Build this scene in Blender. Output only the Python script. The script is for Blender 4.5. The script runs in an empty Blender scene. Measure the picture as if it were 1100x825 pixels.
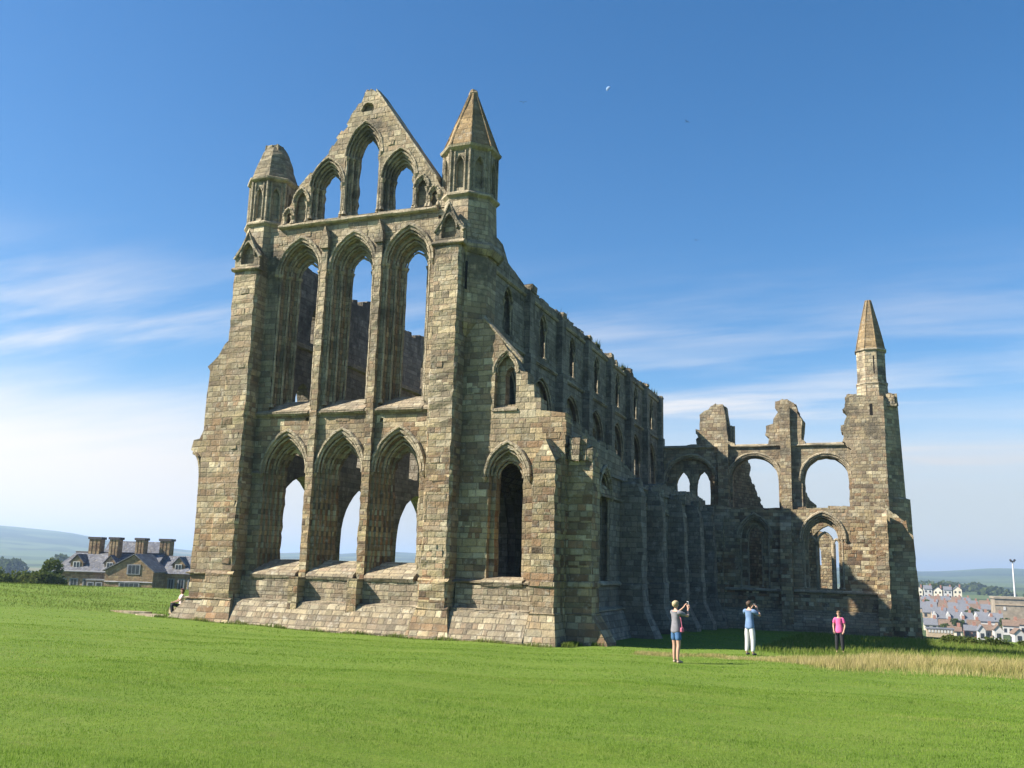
import bpy, bmesh, math, random
import numpy as np
from mathutils import Vector, Matrix
from mathutils.geometry import delaunay_2d_cdt

random.seed(7)
rng = np.random.default_rng(11)
scene = bpy.context.scene
COL = scene.collection
PI = math.pi

# ------------------------------------------------------------------ node helpers
class NT:
    def __init__(self, mat):
        self.t = mat.node_tree
        self.t.nodes.clear()
    def n(self, kind, **kw):
        nd = self.t.nodes.new(kind)
        for k, v in kw.items():
            if k == 'ins':
                for kk, vv in v.items():
                    if hasattr(vv, 'is_output') or isinstance(vv, bpy.types.NodeSocket):
                        self.t.links.new(vv, nd.inputs[kk])
                    else:
                        nd.inputs[kk].default_value = vv
            else:
                setattr(nd, k, v)
        return nd
    def m(self, op, a, b=None, c=None, clamp=False):
        nd = self.t.nodes.new('ShaderNodeMath'); nd.operation = op; nd.use_clamp = clamp
        for i, v in enumerate((a, b, c)):
            if v is None: continue
            if isinstance(v, bpy.types.NodeSocket): self.t.links.new(v, nd.inputs[i])
            else: nd.inputs[i].default_value = v
        return nd.outputs[0]
    def mix(self, f, a, b, mode='MIX'):
        nd = self.t.nodes.new('ShaderNodeMix'); nd.data_type = 'RGBA'; nd.blend_type = mode
        for sock, v in ((nd.inputs[0], f), (nd.inputs[6], a), (nd.inputs[7], b)):
            if isinstance(v, bpy.types.NodeSocket): self.t.links.new(v, sock)
            else: sock.default_value = (*v, 1) if isinstance(v, tuple) and len(v) == 3 else v
        return nd.outputs[2]
    def ramp(self, f, stops, interp='LINEAR'):
        nd = self.t.nodes.new('ShaderNodeValToRGB'); cr = nd.color_ramp; cr.interpolation = interp
        while len(cr.elements) < len(stops): cr.elements.new(0.5)
        for e, (p, c) in zip(cr.elements, stops):
            e.position = p; e.color = (*c, 1) if len(c) == 3 else c
        self.t.links.new(f, nd.inputs[0])
        return nd.outputs[0]
    def noise(self, vec, scale, detail=3, rough=.55, dim='3D'):
        nd = self.t.nodes.new('ShaderNodeTexNoise'); nd.noise_dimensions = dim
        if vec is not None: self.t.links.new(vec, nd.inputs['Vector'])
        nd.inputs['Scale'].default_value = scale; nd.inputs['Detail'].default_value = detail
        nd.inputs['Roughness'].default_value = rough
        return nd.outputs['Fac']
    def smooth(self, x, lo, hi, a=0., b=1.):
        nd = self.t.nodes.new('ShaderNodeMapRange'); nd.interpolation_type = 'SMOOTHSTEP'
        self.t.links.new(x, nd.inputs[0])
        for i, v in enumerate((lo, hi, a, b)): nd.inputs[i + 1].default_value = v
        return nd.outputs[0]
    def out(self, col, rough=.9, bump=None, strength=.5, dist=.02, spec=.25, normal=None):
        b = self.t.nodes.new('ShaderNodeBsdfPrincipled'); o = self.t.nodes.new('ShaderNodeOutputMaterial')
        if isinstance(col, bpy.types.NodeSocket): self.t.links.new(col, b.inputs['Base Color'])
        else: b.inputs['Base Color'].default_value = (*col, 1)
        b.inputs['Roughness'].default_value = rough
        b.inputs['Specular IOR Level'].default_value = spec
        if bump is not None:
            bn = self.t.nodes.new('ShaderNodeBump'); bn.inputs['Strength'].default_value = strength
            bn.inputs['Distance'].default_value = dist
            self.t.links.new(bump, bn.inputs['Height']); self.t.links.new(bn.outputs[0], b.inputs['Normal'])
        self.t.links.new(b.outputs[0], o.inputs[0])
        return b

def newmat(name):
    m = bpy.data.materials.new(name); m.use_nodes = True
    return m, NT(m)

def plain(name, col, rough=.8, var=.12, scale=6., spec=.25, bump=0.):
    m, t = newmat(name)
    g = t.n('ShaderNodeNewGeometry')
    nz = t.noise(g.outputs['Position'], scale, 4)
    f = t.smooth(nz, .25, .75, 1 - var, 1 + var)
    v = t.n('ShaderNodeVectorMath', operation='SCALE', ins={0: col, 'Scale': f})
    t.out(v.outputs[0], rough, bump=nz if bump else None, strength=bump, spec=spec)
    return m

def stone_mat(name, course=.245, wmin=.27, wvar=.42, palette=None, vivid=1., lichen=1., seed=0., mortar=.35, pit=1., base=(.385, .33, .232), rust=1.):
    m, t = newmat(name)
    geo = t.n('ShaderNodeNewGeometry'); P = geo.outputs['Position']
    uvn = t.n('ShaderNodeUVMap'); uvn.uv_map = 'UVMap'
    sep = t.n('ShaderNodeSeparateXYZ', ins={0: uvn.outputs[0]})
    u, v = sep.outputs[0], sep.outputs[1]
    pz = t.n('ShaderNodeSeparateXYZ', ins={0: P}).outputs[2]
    w0 = t.noise(P, 1.3, 2)
    v2 = t.m('ADD', v, t.m('MULTIPLY', t.m('SUBTRACT', w0, .5), .07))
    # course heights vary: warp v with slow 1d noise
    c1 = t.n('ShaderNodeTexNoise', noise_dimensions='1D', ins={'W': t.m('MULTIPLY', v, .9), 'Scale': 1., 'Detail': 1.}).outputs['Fac']
    v2 = t.m('ADD', v2, t.m('MULTIPLY', c1, .35))
    rv = t.m('DIVIDE', v2, course)
    row = t.m('FLOOR', rv); fv = t.m('FRACT', rv)
    wr = t.n('ShaderNodeTexWhiteNoise', noise_dimensions='1D', ins={'W': t.m('ADD', row, seed)})
    rr = wr.outputs['Value']
    width = t.m('ADD', t.m('MULTIPLY', rr, wvar), wmin)
    un = t.n('ShaderNodeTexNoise', noise_dimensions='2D',
             ins={'Vector': t.n('ShaderNodeCombineXYZ', ins={0: t.m('MULTIPLY', u, 1.1), 1: t.m('MULTIPLY', row, 7.3)}).outputs[0], 'Scale': 1., 'Detail': 0.}).outputs['Fac']
    uu = t.m('ADD', t.m('DIVIDE', t.m('ADD', u, t.m('MULTIPLY', un, .5)), width), t.m('MULTIPLY', rr, 31.7))
    cu = t.m('FLOOR', uu); fu = t.m('FRACT', uu)
    cell = t.n('ShaderNodeTexWhiteNoise', noise_dimensions='3D',
               ins={'Vector': t.n('ShaderNodeCombineXYZ', ins={0: cu, 1: row, 2: seed}).outputs[0]})
    r1 = cell.outputs['Value']; r2 = t.n('ShaderNodeSeparateColor', ins={0: cell.outputs['Color']}).outputs
    du = t.m('MULTIPLY', t.m('MINIMUM', fu, t.m('SUBTRACT', 1., fu)), width)
    dv = t.m('MULTIPLY', t.m('MINIMUM', fv, t.m('SUBTRACT', 1., fv)), course)
    edge = t.m('MINIMUM', du, dv)
    nf = t.noise(P, 9., 4, .65)
    edge = t.m('ADD', edge, t.m('MULTIPLY', t.m('SUBTRACT', nf, .5), .06))
    face = t.smooth(edge, .004, .03)            # 0 in the joint, 1 on the block
    pal = palette or [(.0, (.27, .22, .13)), (.14, (.36, .29, .16)), (.28, (.23, .18, .105)), (.40, (.40, .31, .175)),
                      (.50, (.17, .105, .06)), (.62, (.34, .30, .20)), (.69, (.27, .165, .088)), (.80, (.50, .43, .28)), (.90, (.12, .085, .058))]
    col = t.ramp(r1, pal, 'CONSTANT')
    up = t.smooth(pz, 3., 17.)
    off = t.n('ShaderNodeVectorMath', operation='ADD', ins={0: P, 1: (37.3, 11.9, 5.1)}).outputs[0]
    off2 = t.n('ShaderNodeVectorMath', operation='ADD', ins={0: P, 1: (-17.1, 51.2, 23.7)}).outputs[0]
    zone = t.noise(P, .28, 3)
    viv = t.m('MULTIPLY', t.m('MULTIPLY', t.m('SUBTRACT', 1., t.m('MULTIPLY', up, .5)), t.smooth(zone, .34, .54, .55, 1.)), vivid)
    tone = t.m('ADD', t.m('ADD', t.m('MULTIPLY', r2[1], .44), .72), t.m('MULTIPLY', t.m('SUBTRACT', t.n('ShaderNodeTexWhiteNoise', noise_dimensions='1D', ins={'W': t.m('ADD', row, 77.)}).outputs['Value'], .45), .2))
    col = t.mix(viv, base, col)
    col = t.n('ShaderNodeVectorMath', operation='SCALE', ins={0: col, 'Scale': tone}).outputs[0]
    # broad zones: iron-brown stone low down, black weather crust higher up
    iron = t.m('MULTIPLY', t.smooth(t.noise(off, .42, 5, .62), .47, .62), t.m('SUBTRACT', 1., t.m('MULTIPLY', up, .55)))
    col = t.mix(t.m('MULTIPLY', iron, .46 * rust), col, (.285, .185, .10))
    st = t.smooth(t.noise(P, .7, 5, .65), .54, .7)
    col = t.mix(t.m('MULTIPLY', st, .36 * rust), col, (.35, .265, .14))
    lic = t.m('MULTIPLY', t.smooth(t.noise(P, 1.9, 5, .68), .5, .68), t.smooth(pz, 3., 19., .3, .65 * lichen))
    col = t.mix(lic, col, (.205, .195, .145))
    pale = t.smooth(t.noise(off, 2.3, 6, .75), .53, .68)
    col = t.mix(t.m('MULTIPLY', pale, .5), col, (.47, .44, .36))
    crust = t.m('MULTIPLY', t.smooth(t.noise(off2, .55, 7, .68), .49, .63), t.m('ADD', .2, t.m('MULTIPLY', up, .6 * lichen + .05)))
    col = t.mix(crust, col, (.085, .078, .062))
    mp = t.n('ShaderNodeMapping', ins={'Vector': P, 'Scale': (1.3, 1.3, .14)}).outputs[0]
    run = t.smooth(t.noise(mp, 1., 6, .7), .5, .68)
    col = t.mix(t.m('MULTIPLY', run, .36), col, (.09, .08, .063))
    stain = t.m('MULTIPLY', t.smooth(t.noise(off2, .24, 6, .6), .48, .66), .26 * rust)
    col = t.mix(stain, col, (.135, .105, .072))
    blot = t.smooth(t.noise(P, 4.2, 6, .75), .52, .68)
    col = t.mix(t.m('MULTIPLY', blot, .38), col, (.10, .086, .063))
    col = t.mix(t.m('MULTIPLY', t.m('SUBTRACT', 1., face), mortar * 1.4), col, (.12, .10, .075))
    ff = t.noise(P, 38., 4, .7)
    col = t.n('ShaderNodeVectorMath', operation='SCALE', ins={0: col, 'Scale': t.smooth(ff, .25, .75, .78, 1.2)}).outputs[0]
    # heights in metres
    h = t.m('MULTIPLY', face, .018)
    h = t.m('ADD', h, t.m('MULTIPLY', r2[0], .03))
    h = t.m('ADD', h, t.m('MULTIPLY', nf, .045 * pit))
    h = t.m('ADD', h, t.m('MULTIPLY', ff, .012))
    h = t.m('ADD', h, t.m('MULTIPLY', t.noise(P, 3., 3), .05))
    t.out(col, .95, bump=h, strength=.9, dist=1., spec=.12)
    return m

STONE = stone_mat('weathered ashlar')
STONE_FINE = stone_mat('worn dressed stone', course=.28, wmin=.3, wvar=.35, vivid=.55, seed=5., rust=.35, mortar=.18,
                       palette=[(.0, (.30, .26, .18)), (.3, (.26, .22, .15)), (.5, (.34, .27, .17)), (.7, (.38, .34, .25)), (.86, (.22, .16, .11))])
SPIRE = stone_mat('spire stone', course=.27, wmin=.34, wvar=.3, vivid=.5, lichen=.2, seed=9., mortar=.25,
                  palette=[(.0, (.25, .175, .09)), (.3, (.30, .215, .11)), (.55, (.21, .145, .075)), (.8, (.27, .205, .115))], base=(.265, .19, .10))
PLINTH = stone_mat('worn plinth stone', course=.21, wmin=.34, wvar=.4, vivid=.4, seed=17., rust=.35, mortar=.45, base=(.27, .235, .172))
CHOIR = stone_mat('shaded grey choir stone', course=.26, vivid=.55, seed=27., rust=.35, base=(.25, .225, .18), palette=[(.0, (.23, .20, .15)), (.25, (.28, .24, .17)), (.5, (.18, .15, .11)), (.72, (.31, .28, .22)), (.88, (.11, .095, .075))])  # darker ashlar copy: shade on the choir and aisle walls put into colour
CAP = stone_mat('grey cap stone', course=.24, wmin=.3, wvar=.3, vivid=.5, lichen=1., seed=33., rust=.35, mortar=.4, base=(.25, .215, .145), palette=[(.0, (.24, .20, .125)), (.4, (.28, .235, .15)), (.7, (.20, .165, .105))])
RUBBLE = stone_mat('rubble stone', course=.22, wmin=.22, wvar=.35, vivid=.8, seed=14., pit=2.2, mortar=.6)

# ------------------------------------------------------------------ mesh builder
class MB:
    def __init__(self):
        self.v = []; self.f = []; self.mi = []
    def add(self, vs, fs, mi=0):
        b = len(self.v)
        self.v.extend([tuple(p) for p in vs])
        for f in fs:
            self.f.append([i + b for i in f]); self.mi.append(mi)
    def box(self, lo, hi, mi=0, jit=0.):
        x0, y0, z0 = lo; x1, y1, z1 = hi
        vs = [(x0,y0,z0),(x1,y0,z0),(x1,y1,z0),(x0,y1,z0),(x0,y0,z1),(x1,y0,z1),(x1,y1,z1),(x0,y1,z1)]
        if jit: vs = [tuple(c + random.uniform(-jit, jit) for c in p) for p in vs]
        self.add(vs, [(0,3,2,1),(4,5,6,7),(0,1,5,4),(1,2,6,5),(2,3,7,6),(3,0,4,7)], mi)
    def extrude(self, poly, fn, w0, w1, holes=(), mi=0):
        """flat outline poly (u,v) with holes, thickness w0..w1, fn(u,v,w) -> xyz"""
        loops = [poly] + list(holes)
        pts, edges = [], []
        for lp in loops:
            b = len(pts); n = len(lp)
            pts += [Vector(p) for p in lp]
            edges += [(b + i, b + (i + 1) % n) for i in range(n)]
        ov, oe, of, *_ = delaunay_2d_cdt(pts, edges, [], 0, 1e-6)
        def inside(px, py):
            c = False
            for lp in loops:
                n = len(lp); j = n - 1
                for i in range(n):
                    xi, yi = lp[i]; xj, yj = lp[j]
                    if (yi > py) != (yj > py) and px < (xj - xi) * (py - yi) / (yj - yi) + xi: c = not c
                    j = i
            return c
        tris = []
        for f in of:
            cx = sum(ov[i][0] for i in f) / len(f); cy = sum(ov[i][1] for i in f) / len(f)
            if inside(cx, cy): tris.append(list(f))
        nv = len(ov)
        vs = [fn(p[0], p[1], w0) for p in ov] + [fn(p[0], p[1], w1) for p in ov]
        fs = [t for t in tris] + [[i + nv for i in reversed(t)] for t in tris]
        self.add(vs, fs, mi)
        for lp in loops:
            n = len(lp)
            vs = [fn(p[0], p[1], w0) for p in lp] + [fn(p[0], p[1], w1) for p in lp]
            self.add(vs, [(i, (i + 1) % n, n + (i + 1) % n, n + i) for i in range(n)], mi)
    def tube(self, path, r, n=7, closed=False, mi=0, caps=True):
        path = [Vector(p) for p in path]; m = len(path); vs = []
        for i, p in enumerate(path):
            a = path[i - 1] if i else path[0]; b = path[i + 1] if i < m - 1 else path[-1]
            d = (b - a).normalized()
            ref = Vector((0, 1, 0)) if abs(d.y) < .9 else Vector((1, 0, 0))
            s = d.cross(ref).normalized(); t = s.cross(d)
            rr = r[i] if isinstance(r, (list, tuple)) else r
            for k in range(n):
                an = 2 * PI * k / n
                vs.append(p + s * (math.cos(an) * rr) + t * (math.sin(an) * rr))
        fs = [(i * n + k, i * n + (k + 1) % n, (i + 1) * n + (k + 1) % n, (i + 1) * n + k) for i in range(m - 1) for k in range(n)]
        if caps: fs += [tuple(range(n)), tuple((m - 1) * n + k for k in range(n))]
        self.add(vs, fs, mi)
    def rings(self, cx, cy, prof, n=8, rot=PI / 8, mi=0, sx=1., sy=1., jit=0.):
        """lathe-like stack of n-gons: prof = [(r, z), ...]"""
        vs = []
        for r, z in prof:
            for k in range(n):
                a = rot + 2 * PI * k / n
                vs.append((cx + sx * r * math.cos(a) + random.uniform(-jit, jit), cy + sy * r * math.sin(a) + random.uniform(-jit, jit), z + random.uniform(-jit, jit)))
        m = len(prof)
        fs = [(i * n + k, i * n + (k + 1) % n, (i + 1) * n + (k + 1) % n, (i + 1) * n + k) for i in range(m - 1) for k in range(n)]
        fs += [tuple(reversed(range(n))), tuple((m - 1) * n + k for k in range(n))]
        self.add(vs, fs, mi)
    def build(self, name, mats, parent=None, smooth=False, merge=True):
        if not isinstance(mats, (list, tuple)): mats = [mats]
        root = parent
        off = Vector((0, 0, 0))
        while root is not None:
            off += root.location; root = root.parent
        me = bpy.data.meshes.new(name)
        bm = bmesh.new()
        bv = [bm.verts.new(p) for p in self.v]
        for f, mi in zip(self.f, self.mi):
            if len(set(f)) < 3: continue
            try: bm.faces.new([bv[i] for i in f]).material_index = mi
            except ValueError: pass
        if merge: bmesh.ops.remove_doubles(bm, verts=bm.verts, dist=1e-4)
        bmesh.ops.recalc_face_normals(bm, faces=bm.faces)
        uvl = bm.loops.layers.uv.new('UVMap')
        for f in bm.faces:
            nx, ny, nz = f.normal
            if abs(nz) > .8:
                for l in f.loops: l[uvl].uv = (l.vert.co.x, l.vert.co.y + .11)
            else:
                h = math.hypot(nx, ny) or 1.
                tx, ty = -ny / h, nx / h
                for l in f.loops:
                    c = l.vert.co; l[uvl].uv = (c.x * tx + c.y * ty, c.z)
            f.smooth = smooth
        for v in bm.verts: v.co -= off
        bm.to_mesh(me); bm.free()
        for m in mats: me.materials.append(m)
        o = bpy.data.objects.new(name, me); COL.objects.link(o)
        o.parent = parent
        return o

def tag(o, label=None, cat=None, group=None, kind=None):
    if label: o['label'] = label
    if cat: o['category'] = cat
    if group: o['group'] = group
    if kind: o['kind'] = kind
    return o
def empty(name, loc, label=None, cat=None, group=None):
    e = bpy.data.objects.new(name, None); COL.objects.link(e); e.location = loc
    e.empty_display_size = .3
    return tag(e, label, cat, group)

# ------------------------------------------------------------------ outlines
def rough(loop, step=.33, amp=.02, closed=True):
    out = []; n = len(loop)
    for i in range(n if closed else n - 1):
        a, b = loop[i], loop[(i + 1) % n]
        L = math.hypot(b[0] - a[0], b[1] - a[1]); k = max(1, int(L / step))
        for j in range(k):
            s = j / k
            jx = random.uniform(-amp, amp); jy = random.uniform(-amp, amp)
            out.append((a[0] + (b[0] - a[0]) * s + jx, a[1] + (b[1] - a[1]) * s + jy))
    if not closed: out.append(loop[-1])
    return out
def rag(pts, step=.4, drop=.25, back=.0):
    """broken masonry edge along a polyline: block-sized notches"""
    out = []
    for i in range(len(pts) - 1):
        a, b = pts[i], pts[i + 1]
        L = math.hypot(b[0] - a[0], b[1] - a[1]); k = max(1, int(L / step))
        nx, ny = -(b[1] - a[1]) / L, (b[0] - a[0]) / L
        for j in range(k):
            s0, s1 = j / k, (j + .96) / k
            d = random.choice((0, 0, .35, .6, 1)) * drop * random.uniform(.6, 1.1)
            for s in (s0 + .02 / k, s1):
                out.append((a[0] + (b[0] - a[0]) * s + nx * d + random.uniform(-.03, .03), a[1] + (b[1] - a[1]) * s + ny * d + random.uniform(-.03, .03)))
    out.append(pts[-1])
    return out
def arc(c, a, zs, za, n=9):
    """pointed (or round) arch head from left springing to right springing"""
    h = za - zs
    if h <= a * 1.001:
        return [(c + a * math.cos(PI - PI * i / (2 * n)), zs + h * math.sin(PI - PI * i / (2 * n))) for i in range(2 * n + 1)]
    R = (a * a + h * h) / (2 * a)
    xc = c - a + R
    t1 = math.atan2(h, c - xc)
    left = [(xc + R * math.cos(PI + (t1 - PI) * i / n), zs + R * math.sin(PI + (t1 - PI) * i / n)) for i in range(n + 1)]
    return left + [(2 * c - x, z) for x, z in reversed(left[:-1])]
def lancet(c, a, z0, zs, za, amp=.026, n=8, step=.3):
    lp = [(c - a, z0)] + arc(c, a, zs, za, n) + [(c + a, z0)]
    return rough(lp, step, amp)

def frE(Y): return lambda u, z, w: (u, Y + w, z)                 # walls facing the lawn
def frN(X): return lambda u, z, w: (X - w, u, z)                 # walls along the choir, w goes inwards
E_ = lambda u, z, w: (u - .15, 34.2 + w, z)                  # wall face of the east front

def bar(mb, fn, prof, u0, u1, mi=0, seg=.6, jit=.016):
    """profile (w,z) run along u"""
    k = max(1, int(abs(u1 - u0) / seg)); n = len(prof); vs = []
    for i in range(k + 1):
        u = u0 + (u1 - u0) * i / k
        for w, z in prof: vs.append(fn(u, z + random.uniform(-jit, jit), w + random.uniform(-jit, jit)))
    fs = [(i * n + j, i * n + (j + 1) % n, (i + 1) * n + (j + 1) % n, (i + 1) * n + j) for i in range(k) for j in range(n)]
    fs += [tuple(range(n)), tuple(k * n + j for j in range(n))]
    mb.add(vs, fs, mi)
def string_prof(z, out=.12, h=.2, inn=.06):
    return [(inn, z - h * .5), (-out * .55, z - h * .5), (-out, z - h * .2), (-out, z + h * .05), (-.01, z + h * .55), (inn, z + h * .55)]

ABBEY = empty('ruined_abbey', (-15, 36, 0), 'roofless ruined stone abbey with tall gabled lancet front and pinnacles, standing on the lawn', 'abbey')
def part(mb, name, mat=STONE, parent=ABBEY, **k): return mb.build(name, mat, parent, **k)

def in_poly(px, py, lp):
    c = False; j = len(lp) - 1
    for i in range(len(lp)):
        xi, yi = lp[i]; xj, yj = lp[j]
        if (yi > py) != (yj > py) and px < (xj - xi) * (py - yi) / (yj - yi) + xi: c = not c
        j = i
    return c
def proud_blocks(mb, fn, outline, holes, w, dens=.9):
    """single stones that stand a little proud of the eroded face"""
    us = [p[0] for p in outline]; zs = [p[1] for p in outline]
    n = int((max(us) - min(us)) * (max(zs) - min(zs)) * dens)
    for _ in range(n):
        u, z = random.uniform(min(us), max(us)), random.uniform(max(min(zs), 0), max(zs))
        z = round(z / .245) * .245
        hw, hh, d = random.uniform(.13, .32), random.uniform(.11, .14), random.uniform(.01, .03)
        q = [(u + sx * (hw + .06), z + sz * (hh + .05)) for sx in (-1, 0, 1) for sz in (-1, 1)]
        if not all(in_poly(x, y, outline) for x, y in q): continue
        if any(in_poly(x, y, h) for h in holes for x, y in q): continue
        j = lambda: random.uniform(-.02, .02)
        f = [(u - hw + j(), z - hh + j()), (u + hw + j(), z - hh + j()), (u + hw + j(), z + hh + j()), (u - hw + j(), z + hh + j())]
        vs = [fn(x, y, w - d + random.uniform(-.006, .006)) for x, y in f] + [fn(x, y, w + .03) for x, y in f]
        mb.add(vs, [(0, 1, 2, 3), (0, 4, 5, 1), (1, 5, 6, 2), (2, 6, 7, 3), (3, 7, 4, 0)])

def layered(name, fn, outline, layers, mat=STONE, eps=.012, seedamp=.02, step=.45, dens=.9):
    """a wall in steps of depth: layers = [(w0, w1, [holes])]"""
    mb = MB()
    ol = rough(outline, step, seedamp)
    cu = sum(p[0] for p in ol) / len(ol)
    for i, (w0, w1, holes) in enumerate(layers):
        s = i * eps
        cz = sum(p[1] for p in ol) / len(ol)
        lp = [(u - s * (1 if u > cu else -1), z - s) for u, z in ol]
        mb.extrude(lp, fn, w0 - (.015 if i else 0), w1, holes)
    proud_blocks(mb, fn, ol, layers[0][2], layers[0][0], dens)
    return part(mb, name, mat)

def surround(fn, c, orders, z0, hood=None, parent=ABBEY, shafts=True, name='window_surround'):
    """rolls on the arch orders with slender shafts below; orders = [(a, zs, za, w)]"""
    mb = MB()
    for a, zs, za, w in orders:
        for dr, r, dw in ((.05, .065, .02), (-.07, .05, .1)):
            aa = a + dr
            pts = arc(c, aa, zs, za + dr * 1.2, 9)
            mb.tube([fn(u + random.uniform(-.022, .022), z + random.uniform(-.015, .015), w + dw) for u, z in pts], [r * random.uniform(.6, 1.15) for _ in pts], 6)
        if shafts:
            for sgn in (-1, 1):
                u = c + sgn * (a - .05)
                kk = max(3, int((zs - z0) / .5)); zl = [z0 + (zs - .18 - z0) * q / kk for q in range(kk + 1)]
                mb.tube([fn(u + random.uniform(-.012, .012), z_, w + .07) for z_ in zl], [.065 * random.uniform(.75, 1.1) for _ in zl], 7)
                mb.tube([fn(u, zs - .2, w + .07), fn(u, zs - .1, w + .07), fn(u, zs, w + .07)], [.07, .11, .14], 7)
                mb.tube([fn(u, z0 - .02, w + .07), fn(u, z0 + .14, w + .07)], [.13, .08], 7)
    o = part(mb, name, STONE_FINE, parent)
    if hood:
        a, zs, za = hood
        hb = MB()
        pts = arc(c, a, zs, za, 10)
        hb.tube([fn(u + random.uniform(-.02, .02), z + random.uniform(-.015, .015), -.04) for u, z in pts], [.09 * random.uniform(.7, 1.15) for _ in pts], 6)
        hb.tube([fn(u, z, -.015) for u, z in arc(c, a - .13, zs, za - .15, 10)], .05, 5)
        for u in (c - a, c + a):
            hb.tube([fn(u, zs - .22, -.03), fn(u, zs - .02, -.05)], [.05, .13], 6)
        hb.build('hood_mould', STONE_FINE, o)
    return o

# ================================================================== EAST FRONT
CEN = (-23.77, -21.0, -18.24)
PIL = (-22.40, -19.62)
LO = dict(z0=2.2, zs=6.5)
LOA = ((1.08, 8.15), (.97, 8.0), (.85, 7.83), (.73, 7.66), (.60, 7.48))
UPA = ((1.08, 17.1), (1.0, 16.97), (.86, 16.78), (.75, 16.6), (.60, 16.4))
putlog = [[(x, z), (x + .16, z), (x + .15, z + .17), (x, z + .16)] for x, z in ((-22.9, 8.75), (-19.2, 8.6), (-16.9, 17.4))]
lay = []
for i in range(5):
    amp, stp = (.05, .24) if i == 4 else (.026, .3)
    hs_ = [lancet(c, LOA[i][0], 2.2 + .06 * i, 6.5, LOA[i][1], amp, step=stp) for c in CEN] + [lancet(c, UPA[i][0], 9.15 + .06 * i, 15.6, UPA[i][1], amp, step=stp) for c in CEN]
    lay.append((.2 * i, .2 * (i + 1), hs_ + (putlog if i == 0 else [])))
layered('east_wall', E_, [(-25.9, -.6), (-15.9, -.6), (-15.9, 17.85), (-25.9, 17.85)], lay, eps=.006)
for c in CEN:
    surround(E_, c, [(1.06, 6.5, 8.13, 0.), (.85, 6.5, 7.83, .4)], 2.55, hood=(1.22, 6.5, 8.38), shafts=False)
    surround(E_, c, [(1.08, 15.6, 17.1, 0.), (.86, 15.6, 16.78, .4), (.60, 15.6, 16.4, .8)], 9.45, hood=(1.2, 15.6, 17.28))
    mb = MB()
    bar(mb, E_, [(-.30, 2.02), (-.36, 2.14), (-.30, 2.24), (.7, 2.8), (1.02, 2.8), (1.02, 2.1), (-.02, 2.02)], c - 1.12, c + 1.12)
    part(mb, 'window_sill', PLINTH); mb = MB()
    bar(mb, E_, [(-.10, 8.98), (-.19, 9.08), (-.19, 9.16), (.7, 9.75), (1.02, 9.75), (1.02, 9.0)], c - 1.06, c + 1.06)
    part(mb, 'window_sill', PLINTH)
# pilasters between the lancets, with gabled heads
for c in PIL:
    mb = MB()
    for (z0, z1, hw, w) in ((-.2, 2.1, .22, -.80), (2.1, 9.1, .17, -.22), (9.1, 16.7, .15, -.20)):
        bar(mb, lambda u, z, w_: E_(c + w_, u, z), [(-hw, w), (hw, w), (hw, .1), (-hw, .1)], z0, z1, seg=.3, jit=.022)
    mb.extrude([(c - .21, 16.55), (c + .21, 16.55), (c + .21, 16.95), (c, 17.6), (c - .21, 16.95)], E_, -.30, .05)
    part(mb, 'pilaster')
# string courses
for z, out in ((9.12, .14), (17.88, .22), (6.5, .09)):
    mb = MB()
    if z == 6.5:
        for a, b in ((-25.5, -24.95), (-22.68, -22.15), (-19.9, -19.35)):
            bar(mb, E_, string_prof(z, out, .16), a, b); part(mb, 'string_course', STONE_FINE); mb = MB()
        bar(mb, E_, string_prof(z, out, .16), -17.05, -16.6)
    else:
        bar(mb, E_, string_prof(z, out, .24), -25.5 if z < 10 else -25.0, -16.6 if z < 10 else -16.9)
    part(mb, 'string_course', STONE_FINE)
# base: battered plinth and the panel course over it
mb = MB()
bar(mb, E_, [(-1.27, -.7), (-1.25, .08), (-.68, .98), (-.64, 1.04), (-.60, 1.12), (-.28, 1.16), (-.26, 2.05), (.05, 2.05), (.05, -.7)], -25.75, -16.55, seg=.4, jit=.03)
part(mb, 'plinth', PLINTH)

# -------- gable
G = dict(
    o=[(-25.05, 17.9), (-24.95, 18.45)] )
left = rag([(-24.95, 18.45), (-24.15, 19.85), (-22.75, 21.35), (-21.0, 23.85)][::-1], .35, .13)[::-1]
right = [(-20.85, 24.02), (-20.5, 24.1), (-20.33, 23.9)] + rag([(-20.25, 23.85), (-17.0, 19.15), (-16.6, 18.5)], .36, .1)[0:]
gout = [(-25.05, 17.9)] + left + right + [(-16.5, 17.9)]
GW = ((-22.68, .88, 19.7, 21.0), (-20.82, .93, 20.95, 22.55), (-18.95, .87, 19.65, 20.95))
gh0 = [lancet(c, a, 18.0, zs, za) for c, a, zs, za in GW]
gh1 = [lancet(c, a - .17, 18.05, zs, za - .25, .025) for c, a, zs, za in GW]
gh2 = [lancet(c, a - .32, 18.1, zs, za - .5, .05, step=.25) for c, a, zs, za in GW]
bl0 = [lancet(-23.99, .34, 18.0, 19.0, 19.62), lancet(-17.78, .27, 18.0, 18.95, 19.45), lancet(-17.15, .2, 18.02, 18.5, 18.85), lancet(-24.62, .2, 18.05, 18.4, 18.7)]
blt = [lancet(-20.75, .33, 23.05, 23.12, 23.5, .02)]
layered('gable', E_, gout, [(0, .25, gh0 + bl0 + blt), (.25, .5, gh1), (.5, .85, gh2)], seedamp=.03, step=.3)
for (c, a, zs, za) in GW:
    surround(E_, c, [(a, zs, za, 0.), (a - .17, zs, za - .25, .25), (a - .32, zs, za - .5, .5)], 18.2)
for c, a, zs, za in ((-23.99, .34, 19.0, 19.62), (-17.78, .27, 18.95, 19.45), (-17.15, .2, 18.5, 18.85), (-24.62, .2, 18.4, 18.7)):
    surround(E_, c, [(a + .05, zs, za + .05, -.03)], 18.05, name='blind_arch')
mb = MB()
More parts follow.
